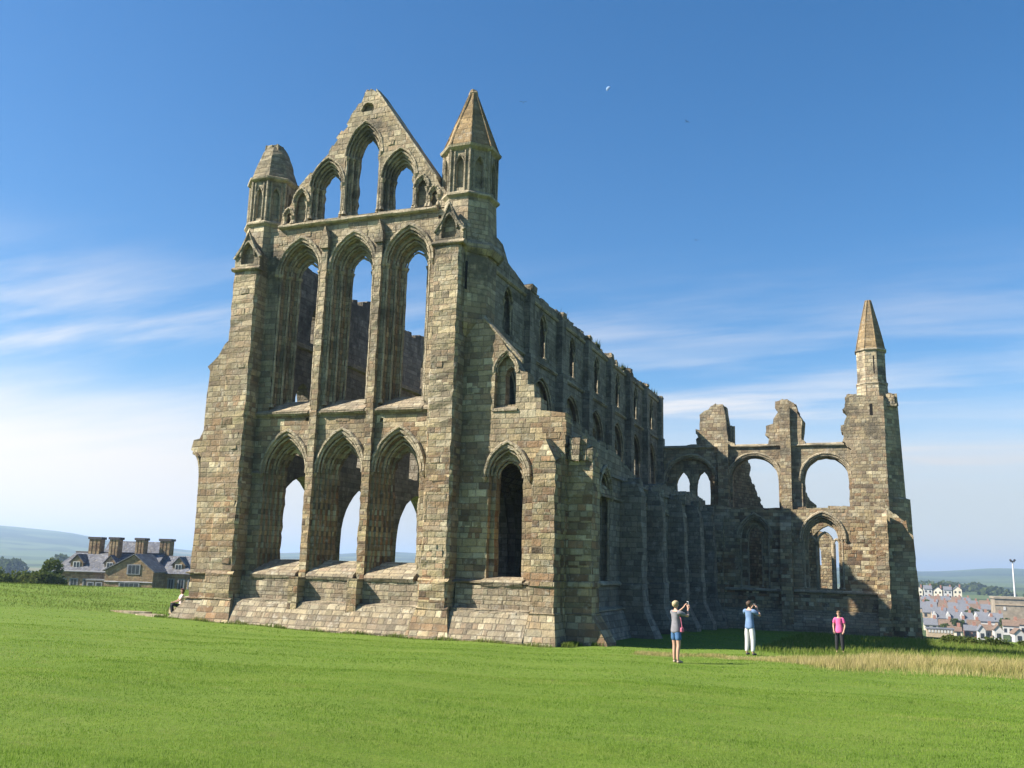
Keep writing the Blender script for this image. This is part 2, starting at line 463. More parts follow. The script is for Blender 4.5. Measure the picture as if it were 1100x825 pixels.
for (c, a, zs, za) in GW:
    mb = MB(); bar(mb, E_, [(-.1, 17.95), (-.1, 18.02), (.55, 18.3), (.87, 18.3), (.87, 17.95)], c - a, c + a)
    part(mb, 'window_sill', PLINTH)
mb = MB()   # raking coping, broken on the left slope
bar(mb, lambda t, z, w: E_(-20.28 + t * .571, 23.95 - t * .8212 + z, w), [(-.13, -.06), (-.13, .1), (.3, .16), (.97, .1), (.97, -.06)], 0, 5.7, seg=.5, jit=.02)
part(mb, 'coping', STONE_FINE)
mb = MB()
for k in range(4): mb.tube([E_(-20.95 + .13 * k, 23.95, .1 + .1 * k), E_(-20.9 + .12 * k, 24.2 + .06 * (k % 2), .2 + .1 * k)], .09, 6)
part(mb, 'finial_stump', RUBBLE)

# -------- the two stair turrets and their piers
def pier(x0, x1, d, ztop, name='buttress'):
    mb = MB()
    mid = (x0 + x1) / 2
    hw = (x1 - x0) / 2
    pr = [(-hw, d), (-hw + .06, d - .03), (hw - .1, d - .03), (hw, d + .1), (hw, .4), (-hw, .4)]
    fn = lambda z, w, u: E_(mid + u, z, w)
    def seg(z0, z1, grow=0., dd=0.):
        bar(mb, lambda z, w, u: E_(mid + u * (1 + grow), z, w + dd * (1 if w < 0 else 0)), pr, z0, z1, seg=.29, jit=.036)
    seg(1.15, ztop)
    seg(1.05, 2.12, .07, -.08)
    proud_blocks(mb, E_, [(x0 + .05, 2.3), (x1 - .12, 2.3), (x1 - .12, ztop - .2), (x0 + .05, ztop - .2)], [], d - .03, 1.3)
    # string that wraps the pier at sill height, and the battered foot
    for z, g in ((2.14, .11), (1.08, .13)):
        bar(mb, lambda u, zz, w: E_(mid + u, zz, w + d), string_prof(z, g, .18, .25), -hw - g * .6, hw + g * .6)
    vs = []
    for z, o, s in ((-.7, .52, .34), (.05, .50, .32), (1.02, .12, .08)):
        vs += [E_(x0 - s, z, d - o), E_(x1 + s, z, d - o), E_(x1 + s, z, .3), E_(x0 - s, z, .3)]
    fs = [(4*i+k, 4*i+(k+1) % 4, 4*i+4+(k+1) % 4, 4*i+4+k) for i in range(2) for k in range(4)] + [(8, 9, 10, 11), (0, 1, 2, 3)]
    mb.add(vs, fs)
    return part(mb, name)
pier(-16.59, -15.41, -.77, 15.9)
pier(-26.77, -25.47, -.77, 15.7)
def gablet(c, hw, z0, zt, d):
    mb = MB()
    out = rough([(c - hw, z0), (c + hw, z0), (c + hw, z0 + .75), (c, zt), (c - hw, z0 + .75)], .4, .02)
    hole = [(c - hw * .55, z0 + .22)] + arc(c, hw * .55, z0 + .6, z0 + 1.25, 5) + [(c + hw * .55, z0 + .22)]
    mb.extrude(out, E_, d, d + .3, [hole])
    mb.extrude([(c - hw * .9, z0), (c + hw * .9, z0), (c + hw * .9, z0 + .65), (c, zt - .2), (c - hw * .9, z0 + .65)], E_, d + .22, .5)
    bar(mb, lambda u, z, w: E_(c + u, z, w + d), string_prof(z0, .12, .2, .3), -hw - .1, hw + .1)
    o = part(mb, 'gablet')
    hb = MB()
    hb.tube([E_(c - hw - .05, z0 + .5, d - .02), E_(c - hw * .55, z0 + .95, d - .02), E_(c, zt + .1, d - .02), E_(c + hw * .55, z0 + .95, d - .02), E_(c + hw + .05, z0 + .5, d - .02)], .08, 6)
    hb.tube([E_(u, z, d - .01) for u, z in arc(c, hw * .58, z0 + .6, z0 + 1.3, 6)], .06, 6)
    hb.build('trefoil_mould', STONE_FINE, o)
gablet(-15.97, .64, 15.95, 17.6, -.81)
gablet(-26.09, .66, 15.75, 17.4, -.81)

def turret(cx, cy, zb, zs, ze, tip, R, rtip, slit=True):
    t = MB()
    t.rings(cx, cy, [(R * .55, zb), (R * .8, zb + .5), (R * 1.05, zb + 1.), (R * 1.06, zs - 2.2), (R * 1.02, zs - 1.2), (R * .98, zs - .1)], jit=.015)
    o = part(t, 'turret')
    s = MB()
    s.rings(cx, cy, [(R * .8, zs - .15), (R * .8, ze + .02)])
    # panelled octagon: corner piers with shafts and pointed niches on each face
    for k in range(8):
        a0, a1 = PI / 8 + k * PI / 4, PI / 8 + (k + 1) * PI / 4
        p0 = Vector((cx + R * .95 * math.cos(a0), cy + R * .95 * math.sin(a0), 0)); p1 = Vector((cx + R * .95 * math.cos(a1), cy + R * .95 * math.sin(a1), 0))
        L = (p1 - p0).length; d = (p1 - p0) / L; nrm = Vector((math.cos((a0 + a1) / 2), math.sin((a0 + a1) / 2), 0))
        fn = lambda u, z, w, p0=p0, d=d, nrm=nrm: tuple(p0 + d * u - nrm * w + Vector((0, 0, z)))
        hole = lancet(L / 2, L * .2, zs + .28, ze - .75, ze - .38, .01, 5)
        s.extrude([(.015, zs + .02), (L - .015, zs + .02), (L - .015, ze), (.015, ze)], fn, 0, .14, [hole])
        for u in (L * .22, L * .78): s.tube([fn(u, zs + .1, -.03), fn(u, ze - .1, -.03)], .04, 6)
        s.tube([fn(0, zs + .05, -.02), fn(0, ze - .02, -.02)], .065, 6)
        s.tube([fn(u, z, -.02) for u, z in arc(L / 2, L * .24, ze - .75, ze - .3, 5)], .035, 5)
    s.build('lancet_stage', STONE_FINE, o)
    r = MB()
    r.rings(cx, cy, [(R * .95, ze - .06), (R * 1.1, ze + .06), (R * 1.12, ze + .16), (R * 1.0, ze + .22)], jit=.01)
    r.build('cornice', STONE_FINE, o); r = MB()
    r.rings(cx, cy, [(R * .98, zs - .18), (R * 1.1, zs - .06), (R * 1.1, zs + .02), (R * .96, zs + .14)], jit=.01)
    r.build('string_course', STONE_FINE, o)
    q = MB()
    nst = 9; prof = []
    for i in range(nst + 1):
        f = i / nst; prof.append((R * 1.02 + (rtip - R * 1.02) * (f if rtip < .3 else .8 * f + .2 * f ** 6), ze + .2 + (tip - ze - .2) * f))
    q.rings(cx, cy, prof, jit=.012)
    q.v = [(x + random.uniform(-.02, .02), y + random.uniform(-.02, .02), z) for x, y, z in q.v]
    for k in range(8 if rtip < .3 else 0):
        a = PI / 8 + k * PI / 4
        q.tube([(cx + (r_ + .0) * math.cos(a), cy + r_ * math.sin(a), z_) for r_, z_ in prof], .05, 5)
    if rtip < .3:
        q.rings(cx, cy, [(rtip * 1.1, tip - .1), (rtip * 1.35, tip + .05), (rtip * .9, tip + .22)], jit=.03)
    else:
        for k in range(9):
            a = random.uniform(0, 2 * PI); rr = random.uniform(0, rtip * .8)
            x, y = cx + rr * math.cos(a), cy + rr * math.sin(a)
            q.box((x - .16, y - .15, tip - .2), (x + .16, y + .15, tip + random.uniform(-.02, .12) * (1 - rr / rtip * .6)), jit=.05)
    q.build('spire', SPIRE if rtip < .3 else CAP, o)
    return o
turret(-15.97, 34.98, 11.6, 18.3, 20.37, 23.4, 1.22, .17)
turret(-26.33, 34.98, 11.6, 18.15, 20.27, 22.3, 1.12, .42)
# slit windows of the stair: solid boxes, the dark inside put into their colour
m_dark, t_ = newmat('painted slit dark'); t_.out((.012, .011, .01), 1.)
mb = MB(); mb.box((-15.46, 33.72, 14.0), (-15.402, 33.84, 15.2)); part(mb, 'painted_stair_slit', m_dark)
# weathered corbel courses where the turret meets the aisle roof line
mb = MB()
mb.rings(-15.97, 35.08, [(1.42, 15.6), (1.58, 15.8), (1.56, 15.98), (1.42, 16.2)], jit=.03)
part(mb, 'corbel_course')
# stub of the lost south aisle against the left pier
mb = MB()
mb.extrude(rough([(-27.75, -.6), (-26.8, -.6), (-26.8, 12.45), (-27.0, 12.3), (-27.3, 11.75), (-27.85, 11.3), (-27.72, 11.1), (-27.75, 9.2), (-27.78, 7.9)], .35, .03), E_, -.70, .9)
part(mb, 'buttress')
mb = MB()
out = [(-27.70, 5.9)] + [(-28.28 + .55 * math.sin(i * PI / 2 / 6), 5.95 + 1.45 * math.cos(i * PI / 2 / 6)) for i in range(6, -1, -1)] + [(-28.42, 7.5), (-28.34, 7.95), (-28.0, 8.0), (-27.75, 8.55), (-27.6, 8.55)]
mb.extrude(rough(out, .3, .03), E_, -.6, .5)
mb.tube([E_(-27.76, 5.6, -.6)] + [E_(-28.24 + .5 * math.sin(i * PI / 2 / 6), z, -.64) for i, z in ((6, 5.95), (5, 6.35), (4, 6.7), (3, 7.0), (2, 7.2), (1, 7.33), (0, 7.38))], .08, 6)
part(mb, 'arch_springing')
mb = MB()
vs = []
for z, o, l in ((-.7, .55, .85), (.05, .5, .8), (1.02, .1, .05)):
    vs += [E_(-27.75 - l, z, -.70 - o), E_(-26.6, z, -.70 - o), E_(-26.6, z, 1.0), E_(-27.75 - l, z, 1.0)]
mb.add(vs, [(4*i+k, 4*i+(k+1) % 4, 4*i+4+(k+1) % 4, 4*i+4+k) for i in range(2) for k in range(4)] + [(8, 9, 10, 11), (0, 1, 2, 3)])
part(mb, 'plinth', PLINTH)
for z in (2.14, 1.08): mb = MB(); bar(mb, E_, string_prof(z, .86, .18, .2), -27.88, -26.9); part(mb, 'string_course')

# -------- north aisle bay of the front
out = [(-15.6, -.6), (-10.95, -.6)] + rag([(-10.95, 1.), (-10.95, 8.75), (-12.0, 8.85)], .3, .05) + \
      [(-12.03, 9.35), (-12.3, 9.38), (-12.32, 9.9), (-12.62, 9.92), (-12.6, 10.42), (-12.9, 10.5)] + [(-14.1, 12.3), (-14.6, 12.75), (-15.6, 12.8)]
c1, c2 = -13.36, -13.55
layered('aisle_end_wall', E_, out,
        [(0, .3, [lancet(c1, .78, 2.2, 6.3, 7.35), lancet(c2, .47, 8.95, 10.45, 11.25)]),
         (.3, .75, [lancet(c1, .58, 2.3, 6.2, 6.9), lancet(-13.42, .24, 9.15, 10.3, 10.75)])])
surround(E_, c1, [(.78, 6.3, 7.35, 0.), (.60, 6.2, 6.95, .3)], 2.25, hood=(.95, 6.25, 7.62), shafts=False)
surround(E_, c2, [(.5, 10.45, 11.3, 0.)], 8.95, shafts=False)
mb = MB()
bar(mb, E_, [(-.30, 2.0), (-.36, 2.14), (-.30, 2.24), (.3, 2.34), (.76, 2.36), (.76, 2.1), (-.02, 2.02)], -14.2, -12.5)
part(mb, 'window_sill', PLINTH); mb = MB()
bar(mb, E_, [(-.06, 8.86), (-.06, 8.96), (.3, 9.12), (.3, 8.86)], c2 - .55, c2 + .55)
part(mb, 'window_sill', PLINTH)
mb = MB()
bar(mb, E_, [(-1.27, -.7), (-1.25, .05), (-.68, .98), (-.64, 1.04), (-.60, 1.12), (-.28, 1.16), (-.26, 2.05), (.05, 2.05), (.05, -.7)], -15.3, -12.1, seg=.4, jit=.03)
bar(mb, E_, string_prof(2.14, .32, .18), -15.5, -12.1)
part(mb, 'plinth', PLINTH)
mb = MB()
bar(mb, lambda t, z, w: E_(-14.55 + t * .67, 12.8 - t * .85 * .87 + z, w), string_prof(0, .12, .2), 0, 2.6, seg=.5)
part(mb, 'string_course', STONE_FINE)
# corner buttresses of the aisle, one each way
def corner(x0, x1, y0, y1, ztop, fx=.3, fy=.45, side=1, zb=-.7):
    mb = MB()
    mb_pts = [(x0, y0), (x1, y0), (x1, y1), (x0, y1)]
    lv = [(zb, fy, fx), (.05, fy, fx), (1.0, .1, .08), (1.08, .1, .08), (1.1, .03, .02), (2.1, .03, .02), (2.2, 0, 0)] + [(2.2 + (ztop - 2.2) * q / 14, 0, 0) for q in range(1, 15)]
    vs = []
    for z, oy, ox in lv:
        j = lambda: random.uniform(-.03, .03)
        vs += [(x0 - ox * .3 + j(), y0 - oy + j(), z), (x1 + ox + j(), y0 - oy + j(), z), (x1 + ox + j(), y1 + j(), z), (x0 - ox * .3 + j(), y1 + j(), z)]
    n = len(lv)
    fs = [(4*i+k, 4*i+(k+1) % 4, 4*i+4+(k+1) % 4, 4*i+4+k) for i in range(n - 1) for k in range(4)] + [(4*n-4, 4*n-3, 4*n-2, 4*n-1)]
    mb.add(vs, fs)
    # gabled head
    xm = (x0 + x1) / 2
    for (a, b, c, d, e) in (((x0, y0, ztop), (x1, y0, ztop), (xm, y0 + .1, ztop + .85), (x1, y1, ztop + .3), (x0, y1, ztop + .3)),):
        ap2 = (xm, y1, ztop + .95)
        mb.add([a, b, c, d, e, ap2], [(0, 1, 2), (1, 3, 5, 2), (0, 2, 5, 4), (3, 4, 5), (0, 4, 3, 1)])
    mb.box((x0 - .05, y0 - .07, 2.08), (x1 + .06, y1, 2.24), jit=.01)
    return part(mb, 'buttress')
corner(-12.15, -11.25, 33.42, 34.3, 6.75)
corner(-11.3, -10.12, 34.55, 35.6, 6.9, fx=.7, fy=.3)
mb = MB()   # broken lumps left on the buttress heads
for q in range(14):
    x = random.uniform(-11.15, -10.3); y = random.uniform(34.5, 35.4); z = 6.9 + max(0, .5 - abs(x + 10.7)) * 1.6
    mb.box((x - .16, y - .16, 6.85), (x + .16, y + .16, z + random.uniform(.1, .3)), jit=.06)
part(mb, 'broken_top', RUBBLE)

# ================================================================== CHOIR
BAY0, BAY = 36.6, 4.93
NB = 7
def choir_wall(X, name, u0, u1, nb, top, side):
    """arcade + triforium + clerestory wall; side = +1 north face outwards at X, -1 for the south wall"""
    fn = (lambda u, z, w: (X - w, u, z)) if side > 0 else (lambda u, z, w: (X + w, u, z))
    H0, H1 = [], []
    for k in range(nb):
        c = BAY0 + BAY * (k + .5) - .6 if side > 0 else 38.3 + 6.0 * k
        if c + 2.3 > u1: break
        H0 += [lancet(c, 1.75 if side > 0 else 2.55, -.55, 3.9, 6.95, .03), ]
        H1 += [lancet(c, 1.6 if side > 0 else 2.45, -.55, 3.9, 6.8, .03), ]
        H0 += [lancet(c, 1.55, 9.0 if side > 0 else 7.6, 10.4, 12.1, .03)]
        zt = 9.1 if side > 0 else 7.7
        H1 += [lancet(c - .72, .55, zt, 10.4, 11.2, .03), lancet(c + .72, .55, zt, 10.4, 11.2, .03)]
        H0 += [lancet(c, .62, 13.2, 14.7, 15.45)]
        if side < 0: H0 += [lancet(c + 1.25, .4, 13.2, 14.4, 15.0)]
        H1 += [lancet(c, .38, 13.3, 14.6, 15.2)]
        if side < 0: H1 += [lancet(c + 1.25, .3, 13.3, 14.3, 14.8)]
    out = [(u0, -.6), (u1, -.6)] + top
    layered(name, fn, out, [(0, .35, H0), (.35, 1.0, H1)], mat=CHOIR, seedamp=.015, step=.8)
    return fn
topN = rag([(71.3, 7.), (71.25, 12.), (71.2, 15.6), (70.2, 16.2), (64, 16.2), (58, 15.9), (52, 16.2), (46, 16.3), (40.5, 16.2), (38.4, 16.6), (37.6, 17.3), (36.3, 17.5), (35.2, 17.7)], .6, .1)
fN = choir_wall(-15.4, 'choir_wall', 35.2, 71.3, NB, topN, 1)
topS = rag([(58.2, 4.), (57.6, 9.), (56.8, 13.6), (54, 15.6), (50, 16.6), (46, 16.3), (43.6, 17.0), (41, 16.6), (35.2, 17.2)], .45, .35)
fS = choir_wall(-26.6, 'choir_wall', 35.2, 58.2, 4, topS, -1)
# clerestory pilasters on the outside, each capped with a pale stone
for k in range(NB + 1):
    u = BAY0 - .6 + BAY * k
    if k == 0: continue
    mb = MB()
    uu = min(u, 71.0)
    mb.box((-15.42, uu - .36, 7.2), (-14.98, uu + .36, 12.8), jit=.02)
    mb.box((-15.42, uu - .30, 12.8), (-15.08, uu + .30, 16.1 + random.uniform(-.3, .1)), jit=.02)
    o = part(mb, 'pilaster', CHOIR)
    cb = MB(); cb.box((-15.5, uu - .31, 15.9), (-15.04, uu + .31, 16.2 + random.uniform(-.15, .1)), jit=.06); cb.build('cap_stone', RUBBLE, o)
for k in range(NB):
    c = BAY0 + BAY * (k + .5) - .6
    if c + 2.3 > 71: break
    surround(fN, c, [(.55, 14.7, 15.45, 0.), (.38, 14.6, 15.2, .35)], 13.2)
    surround(fN, c, [(1.55, 10.4, 12.1, 0.)], 9.0, name='triforium_arch')
for z in (12.78, 8.75, 15.72):
    mb = MB(); bar(mb, fN, string_prof(z, .13, .22), 36.4, 71.2, seg=2.4); part(mb, 'string_course', STONE_FINE)
mb = MB()
bar(mb, fS, [(1.0, 12.8), (1.22, 12.85), (1.22, 13.05), (1.0, 13.1)], 36, 55); part(mb, 'string_course', STONE_FINE)
# broken wall-walk blocks along the top
mb = MB()
for q in range(34):
    y = random.uniform(37.5, 71); mb.box((-16.2 + random.uniform(-.1, .4), y - .3, 16.), (-15.5, y + random.uniform(.1, .4), 16.2 + random.uniform(-.1, .2)), jit=.07)
part(mb, 'broken_top', RUBBLE)

# north aisle wall
fA = frN(-11.2)
H0, H1 = [], []
AB0, AB = 37.9, 5.5
acs = [40.2, 46.2, 51.6, 57.0, 62.2]
for c in acs:
    H0.append(lancet(c, .85, 2.25, 6.0, 7.0)); H1.append(lancet(c, .58, 2.35, 5.9, 6.7))
top = rag([(66.9, 7.2), (66.6, 7.75), (60.5, 7.95), (57, 7.5), (53.2, 7.7), (49, 7.2), (46.6, 7.3), (44, 7.75), (41.7, 8.35), (38.5, 8.3), (36.2, 8.7), (34.4, 8.6)], .45, .3)
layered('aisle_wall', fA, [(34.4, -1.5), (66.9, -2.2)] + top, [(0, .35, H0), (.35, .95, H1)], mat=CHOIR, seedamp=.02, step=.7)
for c in acs: surround(fA, c, [(.85, 6.0, 7.0, 0.), (.6, 5.9, 6.75, .35)], 2.3, hood=(1.02, 6.0, 7.25))
mb = MB()
for z in (2.14, 1.05): mb = MB(); bar(mb, fA, string_prof(z, .12 if z > 2 else .3, .2), 35.5, 66.4, seg=2.); part(mb, 'string_course', STONE_FINE)
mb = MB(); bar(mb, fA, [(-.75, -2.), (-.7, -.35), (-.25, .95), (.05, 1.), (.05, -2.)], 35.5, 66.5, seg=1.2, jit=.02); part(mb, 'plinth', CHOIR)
for y in (43.4, 48.9, 54.3, 59.6, 64.6):
    mb = MB()
    x0, x1 = -11.25, -10.3 + random.uniform(-.15, .15)
    lv = [(-2., .75, .3), (-.3, .7, .28), (.95, .1, .06), (2.1, .05, .04), (2.2, 0, 0), (2.9, 0, 0), (3.6, 0, 0), (4.3, -.02, 0), (5.0, -.03, 0), (6.0 + random.uniform(-.5, .3), -.06, 0), (6.75, -.22, -.06), (6.9, -.5, -.1)]
    vs = []
    for z, ox, oy in lv:
        j = lambda: random.uniform(-.05, .05)
        vs += [(x0, y - .5 - oy + j(), z), (x1 + ox + j(), y - .5 - oy + j(), z), (x1 + ox + j(), y + .5 + oy + j(), z), (x0, y + .5 + oy + j(), z)]
    n = len(lv)
    mb.add(vs, [(4*i+k, 4*i+(k+1) % 4, 4*i+4+(k+1) % 4, 4*i+4+k) for i in range(n - 1) for k in range(4)] + [(4*n-4, 4*n-3, 4*n-2, 4*n-1)])
    for q in range(5):
        bx0, by0 = random.uniform(-11.1, -10.55), y + random.uniform(-.35, .2); mb.box((bx0, by0, 6.6), (bx0 + random.uniform(.2, .35), by0 + random.uniform(.2, .4), 6.9 + random.uniform(0, .3)), jit=.06)
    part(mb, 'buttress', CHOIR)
# unseen aisle vault, added to keep the lancet interior dark
mb = MB()
vs = []; n = 9
for i in range(n + 1):
    a = PI * i / n
    x = -13.3 - 2.2 * math.cos(a); z = 5.9 + 1.35 * math.sin(a)
    for y in (34.7, 66.8): vs += [(x, y, z), (x, y, max(z + .3, 6.9))]
mb.add(vs, [(4*i, 4*i+4, 4*i+6, 4*i+2) for i in range(n)] + [(4*i+1, 4*i+3, 4*i+7, 4*i+5) for i in range(n)] + [(4*i, 4*i+1, 4*i+5, 4*i+4) for i in range(n)] + [(4*i+2, 4*i+6, 4*i+7, 4*i+3) for i in range(n)])
part(mb, 'added_aisle_vault', RUBBLE)

# ================================================================== NORTH TRANSEPT
L_ = frE(66.5); U_ = frE(70.5)
# aisle wall of the transept
w1, w2 = -3.38, -7.85
out = [(-11.4, -2.5), (.75, -2.5)] + rag([(.75, 1.0), (.72, 6.5), (.3, 6.9), (-.6, 7.35), (-1.6, 7.4), (-4.4, 7.35), (-6.0, 7.2), (-9.4, 7.35), (-11.4, 7.5)], .42, .12)
layered('transept_aisle_wall', L_, out,
        [(0, .35, [lancet(w1, 1.28, 1.85, 5.2, 6.75), lancet(w2, 1.0, 1.85, 5.2, 6.6)]),
         (.35, 1.2, [lancet(w1, 1.0, 1.95, 5.2, 6.4), lancet(w2, .5, 1.95, 5.2, 6.1)])])
sr = surround(L_, w1, [(1.28, 5.2, 6.75, 0.), (1.06, 5.2, 6.45, .35)], 1.95, hood=(1.45, 5.2, 7.0))
mb = MB()
mb.tube([L_(w1 + .62, 1.9, .55), L_(w1 + .62, 4.9, .55)], .15, 8)
mb.tube([L_(w1 - .42, 1.9, .55), L_(w1 - .42, 4.7, .55)], .1, 8)
for a, b in ((w1 + .1, .5), (w1 - .72, .3), (w1 + .84, .2)):
    mb.tube([L_(u, z, .55) for u, z in arc(a, b, 4.9, 4.9 + b * 1.5, 7)], .085, 6)
mb.build('tracery_mullion', STONE_FINE, sr)
surround(L_, w2, [(1.0, 5.2, 6.6, 0.), (.52, 5.2, 6.15, .35)], 1.95, hood=(1.16, 5.2, 6.85))
mb = MB()
bar(mb, L_, string_prof(1.72, .16, .22), -11.1, .2, seg=1.5); part(mb, 'string_course', STONE_FINE)
mb = MB()
bar(mb, L_, [(-.55, -2.5), (-.5, -.5), (-.2, .35), (-.16, .5), (.05, .5), (.05, -2.5)], -11.1, .2, seg=1.2, jit=.02); part(mb, 'plinth', PLINTH)
for u in (-10.3, -5.75):
    mb = MB(); mb.box((u - .38, 66.0, -2.), (u + .38, 66.7, 5.6), jit=.02)
    mb.add([(u - .38, 66.0, 5.6), (u + .38, 66.0, 5.6), (u + .38, 66.55, 6.9), (u - .38, 66.55, 6.9), (u - .38, 66.7, 5.6), (u + .38, 66.7, 5.6), (u + .38, 66.7, 6.9), (u - .38, 66.7, 6.9)], [(0, 1, 2, 3), (0, 3, 7, 4), (1, 5, 6, 2), (3, 2, 6, 7)])
    part(mb, 'buttress')
# corner of the transept aisle: east buttress, north buttress
mb = MB()
bar(mb, lambda z, w, u: (.32 + u, 66.5 + w, z), [(-.42, -.62), (.34, -.62), (.34, .1), (-.42, .1)], -2.5, 6.2, seg=.3, jit=.04)
mb.add([(-.1, 65.88, 6.2), (.66, 65.88, 6.2), (.66, 66.6, 7.2), (-.1, 66.6, 7.6), (-.1, 66.6, 6.2), (.66, 66.6, 6.2)], [(0, 1, 2, 3), (0, 3, 4), (1, 5, 2), (0, 4, 5, 1), (3, 2, 5, 4)])
part(mb, 'buttress')
mb = MB()
out = [(.6, -2.5), (2.55, -2.5), (2.45, -.4), (2.38, 2.0), (2.3, 3.6), (2.26, 5.5), (1.95, 5.75), (1.85, 6.5)] + rag([(1.8, 6.6), (1.2, 7.0), (.6, 7.6)], .3, .2)
mb.extrude(rough(out, .4, .03), frE(67.15), 0, 1.6)
part(mb, 'buttress')

# upper wall: triforium arches under the cornice
b1, b2, b3 = -13.0, -8.22, -3.2
holesA = [lancet(b1, 1.85, 7.7, 9.5, 11.35, .03), lancet(b2, 1.8, 7.5, 9.6, 11.4, .025), lancet(b3, 1.65, 7.5, 9.65, 11.3, .025), lancet(-.12, .33, 8.0, 9.05, 9.38)]
holesB = [lancet(b1 - .6, .52, 7.8, 9.2, 10.3), lancet(b1 + .95, .52, 7.8, 9.2, 10.3), lancet(b2, 1.66, 7.55, 9.6, 11.26, .03), lancet(b3, 1.51, 7.55, 9.65, 11.16, .03), lancet(-.12, .28, 8.05, 9.0, 9.3)]
arcade = [lancet(c, 1.6, -2., 4., 6.3, .03) for c in (b1, b2, b3)]
layered('transept_wall', U_, [(-15.6, -2.4), (.85, -2.4), (.85, 12.3)] + rough([(.85, 12.3), (-1.2, 12.25), (-15.6, 12.15)], .5, .03, closed=False)[1:],
        [(0, .4, holesA + arcade), (.4, 1.0, holesB + arcade)], seedamp=.012)
for c, a, zs, za in ((b1, 1.85, 9.5, 11.35), (b2, 1.8, 9.6, 11.4), (b3, 1.65, 9.65, 11.3)):
    surround(U_, c, [(a + .02, zs, za + .02, -.02)], 7.5, shafts=False, name='triforium_arch', hood=(a + .17, zs, za + .17))
surround(U_, -.12, [(.36, 9.05, 9.42, 0.)], 8.0, shafts=False, hood=(.5, 9.1, 9.62))
mb = MB()
for u in (b1 + .18, ):
    mb.tube([U_(u, 7.7, .6), U_(u, 9.0, .6)], .14, 8); mb.tube([U_(u, 8.95, .6), U_(u, 9.3, .6)], [.16, .27], 8)
part(mb, 'triforium_shaft', STONE_FINE)
mb = MB(); bar(mb, U_, string_prof(12.1, .16, .24), -15.4, -1.9, seg=1.4); part(mb, 'string_course', STONE_FINE)
for u, hw, zt in ((-10.45, .38, 12.3), (-5.95, .37, 14.9)):
    mb = MB(); bar(mb, lambda z, w, x: (u + x, 70.5 + w, z), [(-hw, -.4), (hw, -.4), (hw, .1), (-hw, .1)], -2., zt, seg=.8, jit=.02); part(mb, 'pilaster')
# standing fragments of the clerestory
def fragment(name, outline, w0, w1):
    mb = MB(); mb.extrude(rough(outline, .3, .035), U_, w0, w1); mb.extrude([(u + random.uniform(.04, .12), z - .08) for u, z in rough(outline, .5, .06)], U_, w0 + .5, w1 + .35)
    return part(mb, name, STONE)
fragment('wall_fragment', [(-12.35, 12.0), (-9.6, 12.0), (-9.62, 12.3), (-10.1, 12.5), (-10.2, 13.9), (-10.3, 14.8)] + rag([(-10.4, 15.3), (-11.0, 15.4), (-11.5, 15.0), (-12.2, 14.6)], .3, .1) + [(-12.2, 13.4), (-12.5, 13.5), (-12.52, 13.1), (-12.25, 12.9), (-12.5, 12.7), (-12.45, 12.3), (-13.2, 12.25), (-13.2, 12.1)], -.1, .9)
fragment('wall_fragment', [(-7.6, 12.0), (-4.6, 12.0), (-4.62, 12.4), (-4.85, 12.5), (-4.7, 13.9)] + rag([(-4.75, 14.0), (-5.0, 14.6), (-5.3, 15.3), (-5.7, 15.55), (-6.6, 15.45)], .28, .12) + [(-6.65, 14.9), (-6.4, 14.6), (-6.75, 14.1), (-6.8, 13.7), (-7.3, 13.55), (-7.35, 12.9), (-7.1, 12.7), (-7.2, 12.25)], -.1, .9)
mb = MB()
for u, z0, z1 in ((-9.95, 12.2, 13.75), (-9.75, 12.2, 13.7), (-5.1, 12.2, 14.4), (-4.85, 12.2, 14.0)):
    mb.tube([U_(u, z0, .55), U_(u, z1, .55)], .11, 7)
part(mb, 'clerestory_shaft', STONE_FINE)
# torn-off cross walls seen through the arches
def torn(x0, y0, x1, y1, prof, name='cross_wall'):
    d = Vector((x1 - x0, y1 - y0, 0)); L = d.length; d /= L; n = Vector((-d.y, d.x, 0))
    mb = MB(); mb.extrude(prof(L), lambda u, z, w: tuple(Vector((x0, y0, z)) + d * u + n * w), 0, .9)
    return part(mb, name, RUBBLE)
torn(-10.1, 71.4, -8.15, 76.2, lambda L: [(0, -2), (L, -2)] + rag([(L, 5), (L * .98, 7.9), (L * .8, 9.0), (L * .6, 10.2), (L * .62, 11.), (L * .5, 12.2), (0, 12.4)], .3, .3))
torn(-5.45, 71.4, -4.1, 75.4, lambda L: [(0, -2), (L, -2)] + rag([(L, 5), (L * .95, 8.0), (L * .55, 8.6), (L * .4, 10.0), (L * .3, 11.2), (0, 11.6)], .3, .3))
# far side of the transept, low
mb = MB(); mb.extrude(rough([(-9, -2), (-3.35, -2), (-3.35, 5.6), (-3.7, 6.2), (-4.6, 6.5), (-9, 6.3)], .4, .06), frE(80.), 0, 1., [lancet(-4.6, .35, 3.6, 4.6, 5.3)]); part(mb, 'transept_wall', RUBBLE)
